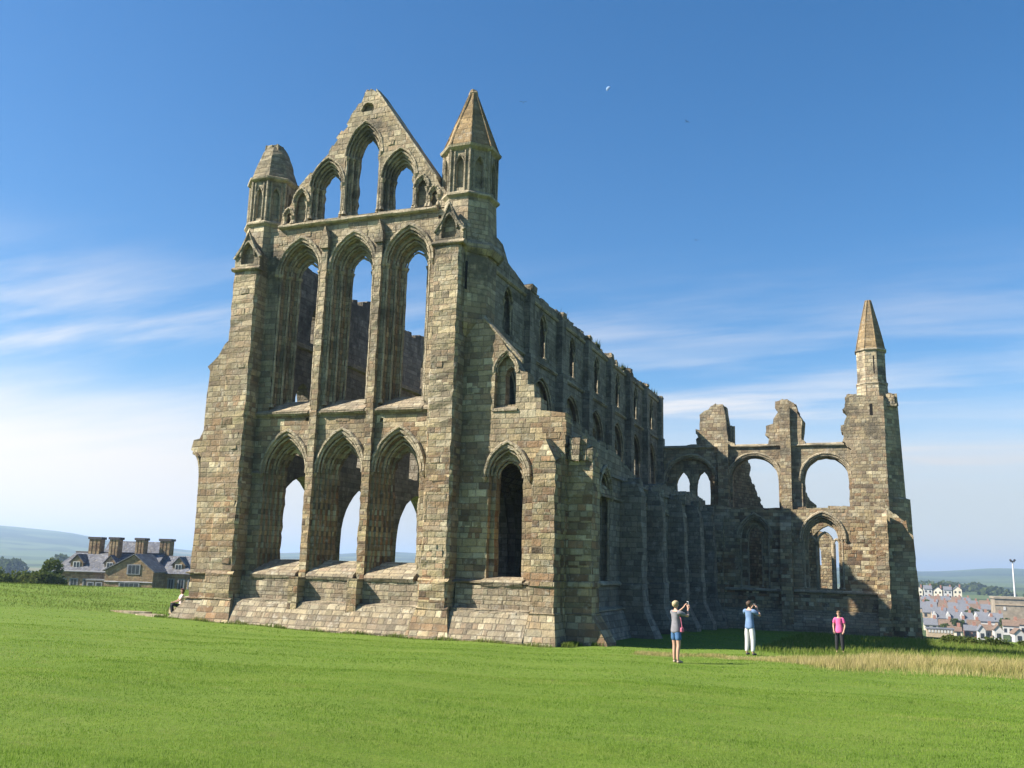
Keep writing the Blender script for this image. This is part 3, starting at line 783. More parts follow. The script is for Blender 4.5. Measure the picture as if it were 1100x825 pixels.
# -------- tower of the transept with its pinnacle
mb = MB()
out = [(-1.5, 7.), (.88, 7.), (.88, 15.45), (-.9, 15.6)] + rag([(-.95, 15.7), (-1.55, 15.5), (-1.75, 14.9), (-1.95, 14.6), (-1.6, 14.2), (-1.85, 13.6), (-2.15, 13.5), (-1.95, 12.6), (-2.1, 12.2), (-1.5, 11.6)], .28, .2)
mb.extrude(rough(out, .35, .025), U_, -.25, 1.4)
mb.extrude(rough([(-1.75, 12.25), (1.0, 12.25), (1.0, 15.3), (-.9, 15.4), (-1.4, 15.2), (-1.7, 14.2)], .4, .05), U_, 1.3, 2.4)
TW = part(mb, 'tower')
mb = MB(); mb.extrude(lancet(.02, .1, 14.1, 14.85, 14.95, .005), U_, -.256, -.1); mb.build('painted_slit_window', m_dark, TW)
mb = MB()
lv = [(-2., 2.6), (2., 2.42), (7.2, 2.32), (8.2, 2.30), (8.3, 2.05), (12.4, 1.92), (15.2, 1.82), (15.6, 1.4)]
pl = [(.8, 0.), (1., 0.)]
vs = []
for z, xr in lv:
    j = lambda: random.uniform(-.02, .02)
    vs += [(.86, 70.3, z), (xr - .35 + j(), 70.95 + j(), z), (xr + j(), 71.5 + j(), z), (xr + j(), 72.9, z), (.86, 72.9, z)]
n = len(lv)
mb.add(vs, [(5*i+k, 5*i+(k+1) % 5, 5*i+5+(k+1) % 5, 5*i+5+k) for i in range(n - 1) for k in range(5)] + [tuple(range(5*n-5, 5*n))])
mb.build('buttress', STONE, TW)
mb = MB()
mb.rings(.16, 71.45, [(1.2, 15.2), (1.13, 16.4), (1.10, 16.5), (1.06, 17.), (1.06, 18.9)], jit=.01)
SP = mb.build('pinnacle', STONE, TW)
mb = MB()
for z in (16.45, 18.95): mb = MB(); mb.rings(.16, 71.45, [(1.05, z - .08), (1.17, z), (1.17, z + .07), (1.03, z + .16)]); mb.build('string_course', STONE_FINE, SP)
mb = MB()
prof = [(1.07 - .87 * (i / 8) ** 1.12, 19.0 + 3.9 * i / 8) for i in range(9)]
mb.rings(.16, 71.45, prof, jit=.01)
for k in range(8):
    a = PI / 8 + k * PI / 4
    mb.tube([(.16 + r_ * math.cos(a), 71.45 + r_ * math.sin(a), z_) for r_, z_ in prof], .04, 5)
mb.build('spire', SPIRE, SP)
mb = MB(); mb.box((.3, 70.462, 17.2), (.38, 70.6, 18.5)); mb.build('painted_slit_window', m_dark, SP)
mb = MB()
for q in range(16):
    x = random.uniform(-1.5, -.9) if q % 2 else random.uniform(1.0, 1.6)
    mb.box((x - .2, 70.4 + random.uniform(0, .6), 14.9), (x + .2, 71.8, 15.5 + random.uniform(-.1, .3)), jit=.08)
mb.box((-1.75, 70.5, 14.75), (1.75, 71.7, 14.98), jit=.03)
mb.build('broken_top', RUBBLE, TW)

#@@SETTING@@
# ================================================================== GROUND
def ss(t): t = np.clip(t, 0, 1); return t * t * (3 - 2 * t)
def plateau(x, y):
    return 1.1 - .008 * x - .031 * y + .9 * ss((-x - 30) / 25) - .25 * np.exp(-((x + 17) ** 2 + (y - 34) ** 2) / 150)
TH = np.radians([-180, -70, -60, -52, -49, -46, -43.5, -40, -36, -33, -28, -20, -8, 0, 3, 5.5, 8, 14, 30, 70, 180])
HT = np.array([0, 60, 104, 104, 92, 68, 38, 12, 8, 20, 30, 24, 20, 24, 30, 38, 40, 36, 30, 10, 0.])
ER = np.radians([-180, -75, -60, -49, -40, -30, 1.6, 2.6, 12, 30, 180]); EV = np.array([60, 60, 60, 62, 72, 84, 84, 60, 54, 60, 60.])
def height(x, y):
    x = np.asarray(x, float); y = np.asarray(y, float)
    r = np.hypot(x, y); th = np.arctan2(x, y)
    edge = np.interp(th, ER, EV)
    rp = np.minimum(r, edge + 6)
    k = rp / np.maximum(r, 1e-6)
    p = plateau(x * k, y * k)
    right = ss((th - math.radians(-1)) / math.radians(3)) * ss((math.radians(60) - th) / .5)
    dz_r = np.interp(r, [54, 80, 150, 250, 300, 430, 520, 600, 700, 900, 1400, 2500, 4500], [0, -3, -11, -15.0, -14.4, -15.3, -13.6, -11.9, -9.4, -12, -9, 2, 12])
    dz_l = np.interp(r, [54, 90, 130, 250, 500, 800, 1600, 3000, 4500], [0, -3.2, -4.5, -12, -13., -14, -12, 10, 30])
    z = p + (dz_l * (1 - right) + dz_r * right - p) * ss((r - edge) / 45)
    hill = np.interp(th, TH, HT)
    hz = hill * ss((r - 1700) / 2800) * (1 - .9 * ss((r - 5200) / 3000))
    wob = 5 * np.sin(th * 23 + r * .0012) + 3 * np.sin(th * 61 + 1.3)
    return z + (hz + wob * (hill > 20)) * ss((r - 1700) / 2500) + .02 * np.sin(x * 1.3 + y * .4) + .018 * np.sin(y * 1.7 - x * .6) * (r < 90)
def H(x, y): return float(height(x, y))

def mesh_np(name, co, faces, mats, parent=None, kind=None, smooth=False):
    me = bpy.data.meshes.new(name)
    nv = len(co); k = faces.shape[1]; nf = len(faces)
    me.vertices.add(nv); me.vertices.foreach_set('co', np.ascontiguousarray(co, np.float32).ravel())
    me.loops.add(nf * k); me.loops.foreach_set('vertex_index', np.ascontiguousarray(faces, np.int32).ravel())
    me.polygons.add(nf); me.polygons.foreach_set('loop_start', np.arange(0, nf * k, k, dtype=np.int32))
    me.polygons.foreach_set('loop_total', np.full(nf, k, np.int32))
    if smooth: me.polygons.foreach_set('use_smooth', np.ones(nf, bool))
    me.update(calc_edges=True)
    for m in (mats if isinstance(mats, (list, tuple)) else [mats]): me.materials.append(m)
    o = bpy.data.objects.new(name, me); COL.objects.link(o); o.parent = parent
    if kind: o['kind'] = kind
    return o

m_ground, t = newmat('turf and far fields')
geo = t.n('ShaderNodeNewGeometry'); P = geo.outputs['Position']
ln = t.n('ShaderNodeVectorMath', operation='LENGTH', ins={0: P}).outputs['Value']
a = t.noise(P, .35, 4, .6); b = t.noise(P, 2.6, 5, .7); c = t.noise(P, 17., 5, .75); d = t.noise(P, 70., 4, .8)
st = t.n('ShaderNodeMapping', ins={'Vector': P, 'Rotation': (0, 0, math.radians(-14)), 'Scale': (.35, 2.4, 1.)}).outputs[0]
s = t.noise(st, 1., 5, .65)
g = t.ramp(t.m('ADD', t.m('MULTIPLY', a, .45), t.m('MULTIPLY', s, .55)), [(.25, (.085, .14, .02)), (.45, (.12, .19, .028)), (.6, (.145, .21, .034)), (.78, (.18, .215, .054))])
g = t.mix(t.m('MULTIPLY', t.smooth(b, .5, .7), .5), g, (.155, .19, .05))
g = t.mix(t.m('MULTIPLY', t.smooth(c, .5, .66), .55), g, (.045, .085, .014))
g = t.n('ShaderNodeVectorMath', operation='SCALE', ins={0: g, 'Scale': t.smooth(d, .25, .75, .62, 1.3)}).outputs[0]
vo = t.n('ShaderNodeTexVoronoi', feature='F1', ins={'Vector': P, 'Scale': .0032}); cc = t.n('ShaderNodeSeparateColor', ins={0: vo.outputs['Color']}).outputs
fld = t.ramp(cc[0], [(0, (.05, .075, .03)), (.3, (.07, .10, .035)), (.5, (.085, .115, .045)), (.76, (.14, .135, .07)), (.86, (.04, .06, .03))], 'CONSTANT')
wood = t.smooth(t.noise(P, .0035, 5, .6), .5, .58)
fld = t.mix(wood, fld, (.03, .045, .022))
col = t.mix(t.smooth(ln, 95., 260.), g, fld)
hh = t.m('ADD', t.m('MULTIPLY', c, .03), t.m('MULTIPLY', d, .02))
t.out(col, .95, bump=hh, strength=.8, dist=1., spec=.1)

NR, NA = 190, 420
rr = np.concatenate([[0.], np.geomspace(1.2, 9000, NR)])
aa = np.concatenate([np.linspace(-65, 22, 300), np.linspace(22, 295, NA - 300 + 2)[1:-1]]); aa = np.radians(aa)
RR, AA = np.meshgrid(rr, aa, indexing='ij')
X = RR * np.sin(AA); Y = RR * np.cos(AA); Z = height(X, Y)
idx = np.arange(RR.size).reshape(RR.shape)
i0 = idx[:-1, :]; i1 = idx[1:, :]
F = np.stack([i0, i1, np.roll(i1, -1, 1), np.roll(i0, -1, 1)], -1).reshape(-1, 4)
ground = mesh_np('ground', np.stack([X, Y, Z], -1).reshape(-1, 3), F, m_ground, kind='structure', smooth=True)
bm = bmesh.new(); bm.from_mesh(ground.data); bmesh.ops.remove_doubles(bm, verts=bm.verts[:NA + 40], dist=1e-5)
bmesh.ops.dissolve_degenerate(bm, edges=bm.edges, dist=1e-6); bmesh.ops.recalc_face_normals(bm, faces=bm.faces); bm.to_mesh(ground.data); bm.free()

# ------------------------------------------------------------------ grass blades
def blade_mat(name, stops, trans=.3):
    m, t = newmat(name)
    geo = t.n('ShaderNodeNewGeometry')
    ri = geo.outputs['Random Per Island']; P = geo.outputs['Position']
    st = t.n('ShaderNodeMapping', ins={'Vector': P, 'Rotation': (0, 0, math.radians(-14)), 'Scale': (.3, 1.5, 1.)}).outputs[0]
    f = t.m('ADD', t.m('MULTIPLY', ri, .34), t.m('ADD', t.m('MULTIPLY', t.smooth(t.noise(st, .55, 6, .7), .36, .64), .38), t.m('MULTIPLY', t.smooth(t.noise(P, 1.9, 5, .65), .36, .64), .28)))
    col = t.ramp(f, stops)
    bs = t.n('ShaderNodeBsdfDiffuse', ins={'Color': col, 'Roughness': .6})
    tr = t.n('ShaderNodeBsdfTranslucent', ins={'Color': col})
    mx = t.n('ShaderNodeMixShader', ins={0: trans, 1: bs.outputs[0], 2: tr.outputs[0]})
    t.n('ShaderNodeOutputMaterial', ins={0: mx.outputs[0]})
    return m
M_BLADE = blade_mat('lawn blades', [(.15, (.105, .18, .026)), (.4, (.165, .275, .038)), (.6, (.21, .315, .048)), (.8, (.26, .325, .072)), (.95, (.36, .35, .145))], .45)
M_DRY = blade_mat('dry seeding grass', [(.1, (.18, .22, .055)), (.3, (.30, .29, .10)), (.6, (.45, .38, .165)), (.9, (.56, .47, .27))])
M_ROUGH = blade_mat('rough grass', [(.1, (.08, .125, .022)), (.5, (.15, .21, .04)), (.9, (.28, .27, .10))])
def blades(name, px, py, h, w, mat, lean=.35, label=None):
    n = len(px); pz = height(px, py) - .005
    ang = rng.uniform(0, 2 * PI, n); dx, dy = np.cos(ang) * w / 2, np.sin(ang) * w / 2
    la = rng.uniform(0, 2 * PI, n); ll = h * lean * rng.uniform(.1, 1., n)
    tip = np.stack([px + np.cos(la) * ll + .10 * h, py + np.sin(la) * ll, pz + h], -1)
    mid = np.stack([px + np.cos(la) * ll * .35, py + np.sin(la) * ll * .35, pz + h * .55], -1)
    v = np.empty((n, 5, 3))
    v[:, 0] = np.stack([px - dx, py - dy, pz], -1); v[:, 1] = np.stack([px + dx, py + dy, pz], -1)
    off = np.stack([dx, dy, np.zeros(n)], -1) * .75
    v[:, 2] = mid + off; v[:, 3] = mid - off; v[:, 4] = tip
    b = np.arange(n)[:, None] * 5
    q = np.concatenate([b + [0, 1, 2], b + [0, 2, 3], b + [3, 2, 4]], 0)
    return mesh_np(name, v.reshape(-1, 3), q, mat, kind='stuff')
def sector(n, r0, r1, a0=-60, a1=20, p=1.):
    r = np.sqrt(rng.uniform(r0 ** 2, r1 ** 2, n)); a = np.radians(rng.uniform(a0, a1, n))
    return r * np.sin(a), r * np.cos(a)
def clump(x, y, f=.5):
    return np.sin(x * 2.1 + 1.7 * np.sin(y * 1.3)) * np.sin(y * 2.7 + 1.3 * np.sin(x * .9)) * .5 + .5 * np.sin(x * .63 + y * .41) * np.sin(y * .52 - x * .33)
bx, by, bh, bw = [], [], [], []
for n, r0, r1, hh_, ww in ((210000, 5.5, 11, .026, .0042), (230000, 11, 20, .029, .0068), (140000, 20, 34, .032, .012), (60000, 34, 60, .04, .022)):
    x, y = sector(n, r0, r1)
    keep = ~((y > 33.0) & (x < -10.2) & (x > -28.8)) & ~((y > 66) & (x < 2.6) & (x > -16)) & ~((y > 33) & (x < -9.5) & (x > -12))
    x, y = x[keep], y[keep]
    hgt = hh_ * rng.uniform(.45, 1.25, len(x)) * (1 + .35 * clump(x, y))
    bx.append(x); by.append(y); bh.append(hgt); bw.append(ww * rng.uniform(.7, 1.3, len(x)))
o = blades('lawn_grass', np.concatenate(bx), np.concatenate(by), np.concatenate(bh), np.concatenate(bw), M_BLADE)
tag(o, 'short bright green mown lawn grass in front of the abbey', 'grass')
# a belt of uncut straw-coloured grass on the right
n = 90000
x = rng.uniform(-7.5, 15, n); t_ = rng.normal(0, 1, n)
yc = 30.9 + .16 * (x + 5) + 1.2 * ss((x - 1) / 7) + .7 * np.sin(x * .8) + .35 * np.sin(x * 2.3 + 1); wd = .5 + 1.9 * ss((x + 5) / 7)
y = yc + np.where(t_ > 0, t_ * 1.15, t_ * .8) * wd
cl = clump(x * 1.3, y * 1.3) + .6 * clump(x * .4 + 3, y * .9)
keep = (rng.uniform(0, 1, n) < .30 + .55 * ss((x + 5.5) / 6) + .5 * cl)
x, y, t_, cl = x[keep], y[keep], t_[keep], cl[keep]; n = len(x)
hgt = (.10 + .24 * ss((x + 5) / 6)) * rng.uniform(.3, 1.25, n) * np.exp(-.18 * t_ ** 2) * (1 + .35 * cl)
o = blades('dry_grass', x, y, np.maximum(hgt, .04), .0085 * rng.uniform(.6, 1.5, n), M_DRY, .55)
tag(o, 'belt of uncut straw coloured grass on the right of the lawn', 'grass')
n = 60000
x = rng.uniform(-4.5, 14, n); y = 30 + 32 * rng.uniform(0, 1, n) ** 1.7
keep = y > 35 - .35 * x + rng.normal(0, 1.2, n)
keep &= ~((y > 64) & (x < 3)); x, y = x[keep], y[keep]
# rough tussocks along the left crest
n2 = 30000
a = np.radians(rng.uniform(-58, -38, n2)); r = rng.uniform(46, 80, n2)
x2, y2 = r * np.sin(a), r * np.cos(a)
cl = clump(x2 * .4, y2 * .4)
hg = np.concatenate([.22 * rng.uniform(.4, 1.2, len(x)), .09 * rng.uniform(.3, 1.2, n2) * (1 + .8 * np.clip(cl, 0, 1))])
n3 = 9000
s3 = rng.uniform(0, 1, n3); seg = rng.integers(0, 3, n3); dd = np.abs(rng.normal(0, .16, n3))
x3 = np.where(seg == 0, -29.0 + 18.0 * s3, np.where(seg == 1, -10.75 + dd, -10.0 + dd)); y3 = np.where(seg == 0, 32.93 - dd - .08 * np.sin(s3 * 40), np.where(seg == 1, 33.0 + 1.4 * s3, 34.2 + 1.6 * s3))
x = np.concatenate([x, x3]); y = np.concatenate([y, y3]); hg = np.concatenate([hg[:len(x) - n3], .11 * rng.uniform(.3, 1.3, n3) * (1 + .6 * np.sin(s3 * 60)), hg[len(x) - n3:]])
o = blades('rough_grass', np.concatenate([x, x2]), np.concatenate([y, y2]), hg, .02 * rng.uniform(.7, 1.4, len(hg)), M_ROUGH, .5)
tag(o, 'longer rough green grass along the edges of the lawn', 'grass')
# grass and weeds rooted in the wall tops
n = 2600
y = rng.uniform(44, 71, n); y = y[rng.uniform(0, 1, n) < .9 * (np.sin(y * 1.9) + .8 * np.sin(y * .83 + 1) > .9)]
x = rng.uniform(-16.2, -15.45, len(y))
n = len(y)
h = rng.uniform(.12, .5, n); zb = np.full(n, 16.0)
ang = rng.uniform(0, 2 * PI, n); w = .05
v = np.stack([np.stack([x - w * np.cos(ang), y - w * np.sin(ang), zb], -1), np.stack([x + w * np.cos(ang), y + w * np.sin(ang), zb], -1),
              np.stack([x + rng.uniform(-.2, .2, n), y + rng.uniform(-.2, .2, n), zb + .2 + h], -1)], 1)
m_weed = blade_mat('wall weeds', [(.1, (.03, .045, .014)), (.6, (.06, .085, .025)), (.9, (.14, .13, .05))])
o = mesh_np('wall_top_weeds', v.reshape(-1, 3), np.arange(3 * n).reshape(-1, 3), m_weed, kind='stuff')
tag(o, 'dark weeds growing along the broken top of the long wall', 'weeds')

# ------------------------------------------------------------------ fallen stones at the left
M_SLAB = stone_mat('worn slab', course=.6, wmin=.7, vivid=.5, seed=21.)
for i, (x, y, sx, sy, lab) in enumerate(((-31.6, 34.2, 1.2, .5, 'longest flat foundation stone sunk in the grass left of the abbey'),
                                         (-29.9, 33.6, .8, .45, 'middle flat foundation stone between the longest slab and the abbey plinth'),
                                         (-29.15, 33.0, .5, .35, 'small flat stone lying against the foot of the left plinth'))):
    mb = MB(); z = H(x, y)
    k = 11; pts = [(x + sx * math.cos(2 * PI * q / k) * random.uniform(.8, 1.05), y + sy * math.sin(2 * PI * q / k) * random.uniform(.8, 1.05)) for q in range(k)]
    mb.extrude(pts, lambda u, v_, w: (u, v_, w), z - .1, z + .07)
    tag(mb.build('foundation_stone', M_SLAB), lab, 'stone', 'foundation stones in the grass')

# ================================================================== HOUSE BEHIND THE CREST
M_SLATE = stone_mat('roof slates', course=.25, wmin=.28, wvar=.1, vivid=.6, lichen=0., rust=0., seed=30., mortar=.3, pit=.2,
                    palette=[(.0, (.125, .135, .165)), (.4, (.15, .16, .19)), (.7, (.11, .12, .15)), (.9, (.175, .18, .20))], base=(.135, .145, .175))
HSTONE = stone_mat('house stone', course=.32, wmin=.4, vivid=.8, lichen=0., rust=.5, seed=41.,
                   palette=[(.0, (.30, .205, .115)), (.3, (.25, .165, .095)), (.55, (.36, .26, .15)), (.8, (.21, .13, .08))], base=(.30, .21, .12))
M_GLASS = plain('window glass', (.03, .035, .045), .12, .2, 2., spec=.6)
M_WOODW = plain('white painted timber', (.5,.5,.48), .6, .08)
M_RIDGE = plain('dark ridge tile', (.07, .06, .06), .8)
M_LEAD = plain('lead flashing', (.2, .205, .22), .6)
ho = Vector((-97.5, 89.8, 0)); hr = Vector((.965, .262, 0)); hn = Vector((-.262, .965, 0))
def Hp(u, z, w): p = ho + hr * (u * 1.1) + hn * w; return (p.x, p.y, z)
HOUSE = empty('stone_house', Hp(8, -4, 4), 'large old stone house with slate roofs, dormers and four square chimneys beyond the grass crest', 'house')
def hpart(mb, name, mat, parent=HOUSE): return mb.build(name, mat, parent)
def hbox(mb, u0, u1, z0, z1, w0, w1, mi=0):
    vs = [Hp(u, z, w) for z in (z0, z1) for u, w in ((u0, w0), (u1, w0), (u1, w1), (u0, w1))]
    mb.add(vs, [(0,3,2,1),(4,5,6,7),(0,1,5,4),(1,2,6,5),(2,3,7,6),(3,0,4,7)], mi)
mb = MB(); hbox(mb, .3, 13, -6, .95, 2.2, 8); hbox(mb, 12.9, 18.4, -6, .85, 3.2, 8.4); hpart(mb, 'wall', HSTONE)
def roof(pts_eave, pts_ridge, parent=HOUSE):
    pass
mb = MB()  # main roof, hipped at the left end
e = .95; r_ = 3.2
A = [Hp(-.1, e - .1, 1.9), Hp(12, e - .1, 1.9), Hp(12, e - .1, 8.3), Hp(-.1, e - .1, 8.3), Hp(1.0, r_, 5.1), Hp(12, r_, 5.1)]
mb.add(A, [(0, 1, 5, 4), (2, 3, 4, 5), (3, 0, 4), (1, 2, 5), (0, 3, 2, 1)])
main = hpart(mb, 'roof', M_SLATE)
mb = MB(); mb.tube([Hp(.9, r_ + .03, 5.1), Hp(12, r_ + .03, 5.1)], .09, 6); mb.build('ridge', M_RIDGE, main)
mb = MB(); mb.tube([Hp(-.15, e - .16, 1.82), Hp(7.0, e - .16, 1.82)], .09, 6); mb.build('gutter', M_LEAD, main)
def gablehouse(u0, u1, w0, w1, z0, ze, zr, wallname='gable_wall', mat=HSTONE, skew=0.):
    um = (u0 + u1) / 2 + skew
    mb = MB(); mb.extrude([(u0, z0), (u1, z0), (u1, ze), (um, zr), (u0, ze)], Hp, w0, w1); hpart(mb, wallname, mat)
    mb = MB()
    for (ua, za, s) in ((u0, ze, -1), (u1, ze, 1)):
        k = (zr - ze) / abs(um - ua)
        eu, ez = ua + s * .22, ze - .22 * k
        vs = [Hp(eu, ez + .03, w0 - .2), Hp(um, zr + .05, w0 - .2), Hp(um, zr + .05, w1), Hp(eu, ez + .03, w1)]
        vs += [(x, y, z + .13) for x, y, z in vs]
        mb.add(vs, [(0,3,2,1),(4,5,6,7),(0,1,5,4),(1,2,6,5),(2,3,7,6),(3,0,4,7)])
    return hpart(mb, 'roof', M_SLATE)
gablehouse(7.4, 13.1, 0, 5.2, -6, 1.05, 3.0, skew=.5)
mb2 = MB(); mb = MB()   # rear block ridge along the front, gable at its right end
hbox(mb2, 2.7, 9.4, -6, 2.95, 8.6, 11.8)
vs = [Hp(2.4, 2.8, 8.3), Hp(9.6, 2.8, 8.3), Hp(9.6, 4.85, 10.2), Hp(2.4, 4.85, 10.2), Hp(9.6, 2.8, 12), Hp(2.4, 2.8, 12)]
mb.add(vs, [(0, 1, 2, 3), (1, 4, 2), (0, 3, 5), (3, 2, 4, 5), (0, 5, 4, 1)]); hpart(mb, 'roof', M_SLATE); hpart(mb2, 'rear_wall', HSTONE)
mb = MB(); mb.extrude([(8.5, 2.9), (11.9, 2.9), (10.2, 4.7)], lambda w, z, u: Hp(u, z, w), 9.5, 9.75); hpart(mb, 'gable_wall', HSTONE)
mb = MB()   # right wing hip
A = [Hp(12.6, .8, 2.9), Hp(18.8, .8, 2.9), Hp(18.8, .8, 8.6), Hp(12.6, .8, 8.6), Hp(11.2, 3.05, 5.7), Hp(16.6, 3.05, 5.7)]
mb.add(A, [(0, 1, 5, 4), (1, 2, 5), (2, 3, 4, 5), (3, 0, 4), (0, 3, 2, 1)]); hpart(mb, 'roof', M_SLATE)
def window(u, z0, z1, wd, w, nm, parent=HOUSE):
    mb = MB(); hbox(mb, u - wd / 2 - .12, u + wd / 2 + .12, z0 - .12, z1 + .12, w - .07, w + .05)
    f = hpart(mb, 'window', M_LEAD, parent)
    mb = MB(); mb_w = wd / nm
    for k in range(nm): hbox(mb, u - wd / 2 + k * mb_w + .05, u - wd / 2 + (k + 1) * mb_w - .05, z0, z1, w - .085, w - .03)
    mb.build('pane', M_GLASS, f)
    return f
window(10.75, .75, 1.75, 1.35, 0., 3); window(10.4, -1.7, -.45, 2.2, 0., 4)
for u in (1.2, 2.6, 4.2, 5.4): window(u, -1.5, -.2, .8, 2.2, 2)
for u in (13.9, 15.1, 16.3, 17.5): window(u, -1.2, .1, .6, 3.2, 2)
mb = MB(); hbox(mb, 5.0, 7.2, -6, -.25, .6, 2.4); hpart(mb, 'porch', HSTONE)
mb = MB(); hbox(mb, 4.9, 7.25, -.25, -.08, .5, 2.3); hpart(mb, 'porch_roof', M_LEAD)
for u in (5.5, 6.5): window(u, -1.7, -.55, .6, .6, 1)
mb = MB()
bar(mb, Hp, string_prof(-.3, .1, .15), 7.4, 13.1); hpart(mb, 'string_course', M_LEAD)
for u, w, s in ((2.5, 2.6, 1.), (6.5, 2.7, .9), (14.4, 3.7, .95)):       # dormers
    mb = MB()
    mb.extrude([(u - .75 * s, .7), (u + .75 * s, .7), (u + .75 * s, 1.95), (u, 2.75), (u - .75 * s, 1.95)], Hp, w, w + 2.4)
    d = hpart(mb, 'dormer', HSTONE)
    mb = MB()
    for sg in (-1, 1):
        vs = [Hp(u + sg * .95 * s, 1.8, w - .12), Hp(u, 2.86, w - .12), Hp(u, 2.86, w + 2.6), Hp(u + sg * .95 * s, 1.8, w + 2.6)]
        vs += [(x, y, z + .1) for x, y, z in vs]
        mb.add(vs, [(0,3,2,1),(4,5,6,7),(0,1,5,4),(1,2,6,5),(2,3,7,6),(3,0,4,7)])
    mb.build('dormer_roof', M_SLATE, d)
    mb = MB(); hbox(mb, u - .42 * s, u + .42 * s, 1.0, 2.0, w - .08, w + .02); dw = mb.build('dormer_window', M_WOODW, d)
    mb = MB()
    for q in (-1, 1): hbox(mb, u + q * .19 * s - .13, u + q * .19 * s + .13, 1.08, 1.92, w - .1, w - .05)
    mb.build('pane', M_GLASS, dw)
for u, w, zb, hw in ((3.26, 5.4, 2.4, .74), (6.25, 4.2, 2.2, .58), (9.24, 4.6, 2.2, .55), (11.63, 6.2, 2.2, .68)):
    mb = MB()
    hbox(mb, u - hw, u + hw, zb, 4.95, w - .5, w + .5)
    for k in range(3):   # attached square flues
        uu = u - hw + (k + .5) * 2 * hw / 3
        hbox(mb, uu - hw * .22, uu + hw * .22, zb + .6, 4.9, w - .58, w + .58)
    ch = hpart(mb, 'chimney', HSTONE)
    mb = MB(); hbox(mb, u - hw - .1, u + hw + .1, 4.9, 5.2, w - .66, w + .66); mb.build('chimney_cap', M_RIDGE, ch)

# ================================================================== TREES
M_LEAF = blade_mat('dark foliage', [(.1, (.035, .055, .015)), (.45, (.075, .105, .026)), (.75, (.12, .145, .038)), (.95, (.16, .17, .055))], .35)
M_BARK = plain('bark', (.09, .07, .05), .95, .3, 5.)
def foliage(name, centre, radii, n, size, parent=None, lobes=9, mat=M_LEAF):
    cx, cy, cz = centre
    lc = np.array([[rng.normal(0, .42), rng.normal(0, .42), rng.uniform(-.35, .62)] for _ in range(lobes)])
    lr = rng.uniform(.32, .58, lobes)
    k = rng.integers(0, lobes, n)
    d = rng.normal(0, 1, (n, 3)); d /= np.linalg.norm(d, axis=1)[:, None]
    p = lc[k] + d * (lr[k] * rng.uniform(.55, 1.05, n))[:, None]
    p = p * np.array(radii) + np.array(centre)
    a = rng.normal(0, 1, (n, 3)); a /= np.linalg.norm(a, axis=1)[:, None]
    b = np.cross(a, rng.normal(0, 1, (n, 3))); b /= np.linalg.norm(b, axis=1)[:, None]
    s = (size * rng.uniform(.5, 1.3, n))[:, None]
    v = np.stack([p - a * s, p + b * s * .7, p + a * s, p - b * s * .7], 1)
    off = Vector((0, 0, 0)); q = parent
    while q is not None: off += q.location; q = q.parent
    return mesh_np(name, v.reshape(-1, 3) - np.array(off), np.arange(4 * n).reshape(-1, 4), mat, parent)
def tree(x, y, h, rad, n, size, label, group=None, name='tree'):
    z = H(x, y)
    e = empty(name, (x, y, z), label, 'tree', group)
    mb = MB(); r0 = h * .035 + .05
    mb.tube([(x, y, z - .3), (x + .05 * h * .1, y, z + h * .25), (x, y, z + h * .5), (x, y, z + h * .75)], [r0 * 1.4, r0, r0 * .7, r0 * .3], 7)
    for k in range(5):
        a = k * 1.26 + random.random(); zz = z + h * (.28 + .07 * k)
        mb.tube([(x, y, zz), (x + rad * .35 * math.cos(a), y + rad * .35 * math.sin(a), zz + h * .14), (x + rad * .7 * math.cos(a), y + rad * .7 * math.sin(a), zz + h * .22)], [r0 * .55, r0 * .4, r0 * .15], 5)
    mb.build('trunk', M_BARK, e)
    foliage('crown', (x, y, z + h * .56), (rad, rad, h * .5), n, size, e)
    return e
tree(-82.6, 75.6, 5.9, 2.8, 5200, .17, 'broad dark green tree standing closest to the stone house')
tree(-85.4, 73.6, 4.9, 2.5, 4200, .17, 'lower rounded dark tree at the left end of the trees by the house')
m_hedge = M_LEAF
for i, (x, y, L, hgt, lab) in enumerate(((-87.5, 72.5, 1.8, 1.6, 'low green bush at the foot of the rounded tree'), (-80.2, 78.2, 1.5, 1.7, 'low bush between the broad tree and the stone house'))):
    z = H(x, y); e = empty('bush', (x, y, z), lab, 'bush', 'bushes by the stone house')
    foliage('foliage', (x, y, z + hgt * .5), (L, L, hgt * .7), 1500, .16, e)
    mb = MB()
    for k in range(4): mb.tube([(x, y, z - .1), (x + .5 * math.cos(k * 1.7), y + .5 * math.sin(k * 1.7), z + hgt * .6)], [.05, .02], 5)
    mb.build('stem', M_BARK, e)
# dark bushes on the brink at the right
for i, (x, y) in enumerate(((3.4, 58.5), (4.6, 58.8), (5.9, 58.2), (7.1, 58.6), (8.4, 58.4), (9.8, 58.9))):
    z = H(x, y); e = empty('brink_shrub', (x, y, z), ['first low dark shrub from the transept corner along the lawn edge', 'second low dark shrub from the transept corner along the lawn edge', 'third low dark shrub from the transept corner along the lawn edge', 'fourth low dark shrub from the transept corner along the lawn edge', 'fifth low dark shrub from the transept corner along the lawn edge', 'sixth low dark shrub from the transept, at the edge of the view'][i], 'shrub', 'dark shrubs on the lawn edge')
    foliage('foliage', (x, y, z + .12), (.9, .7, .34), 900, .07, e)
    mb = MB(); mb.tube([(x, y, z - .1), (x, y, z + .25)], [.05, .02], 5); mb.build('stem', M_BARK, e)
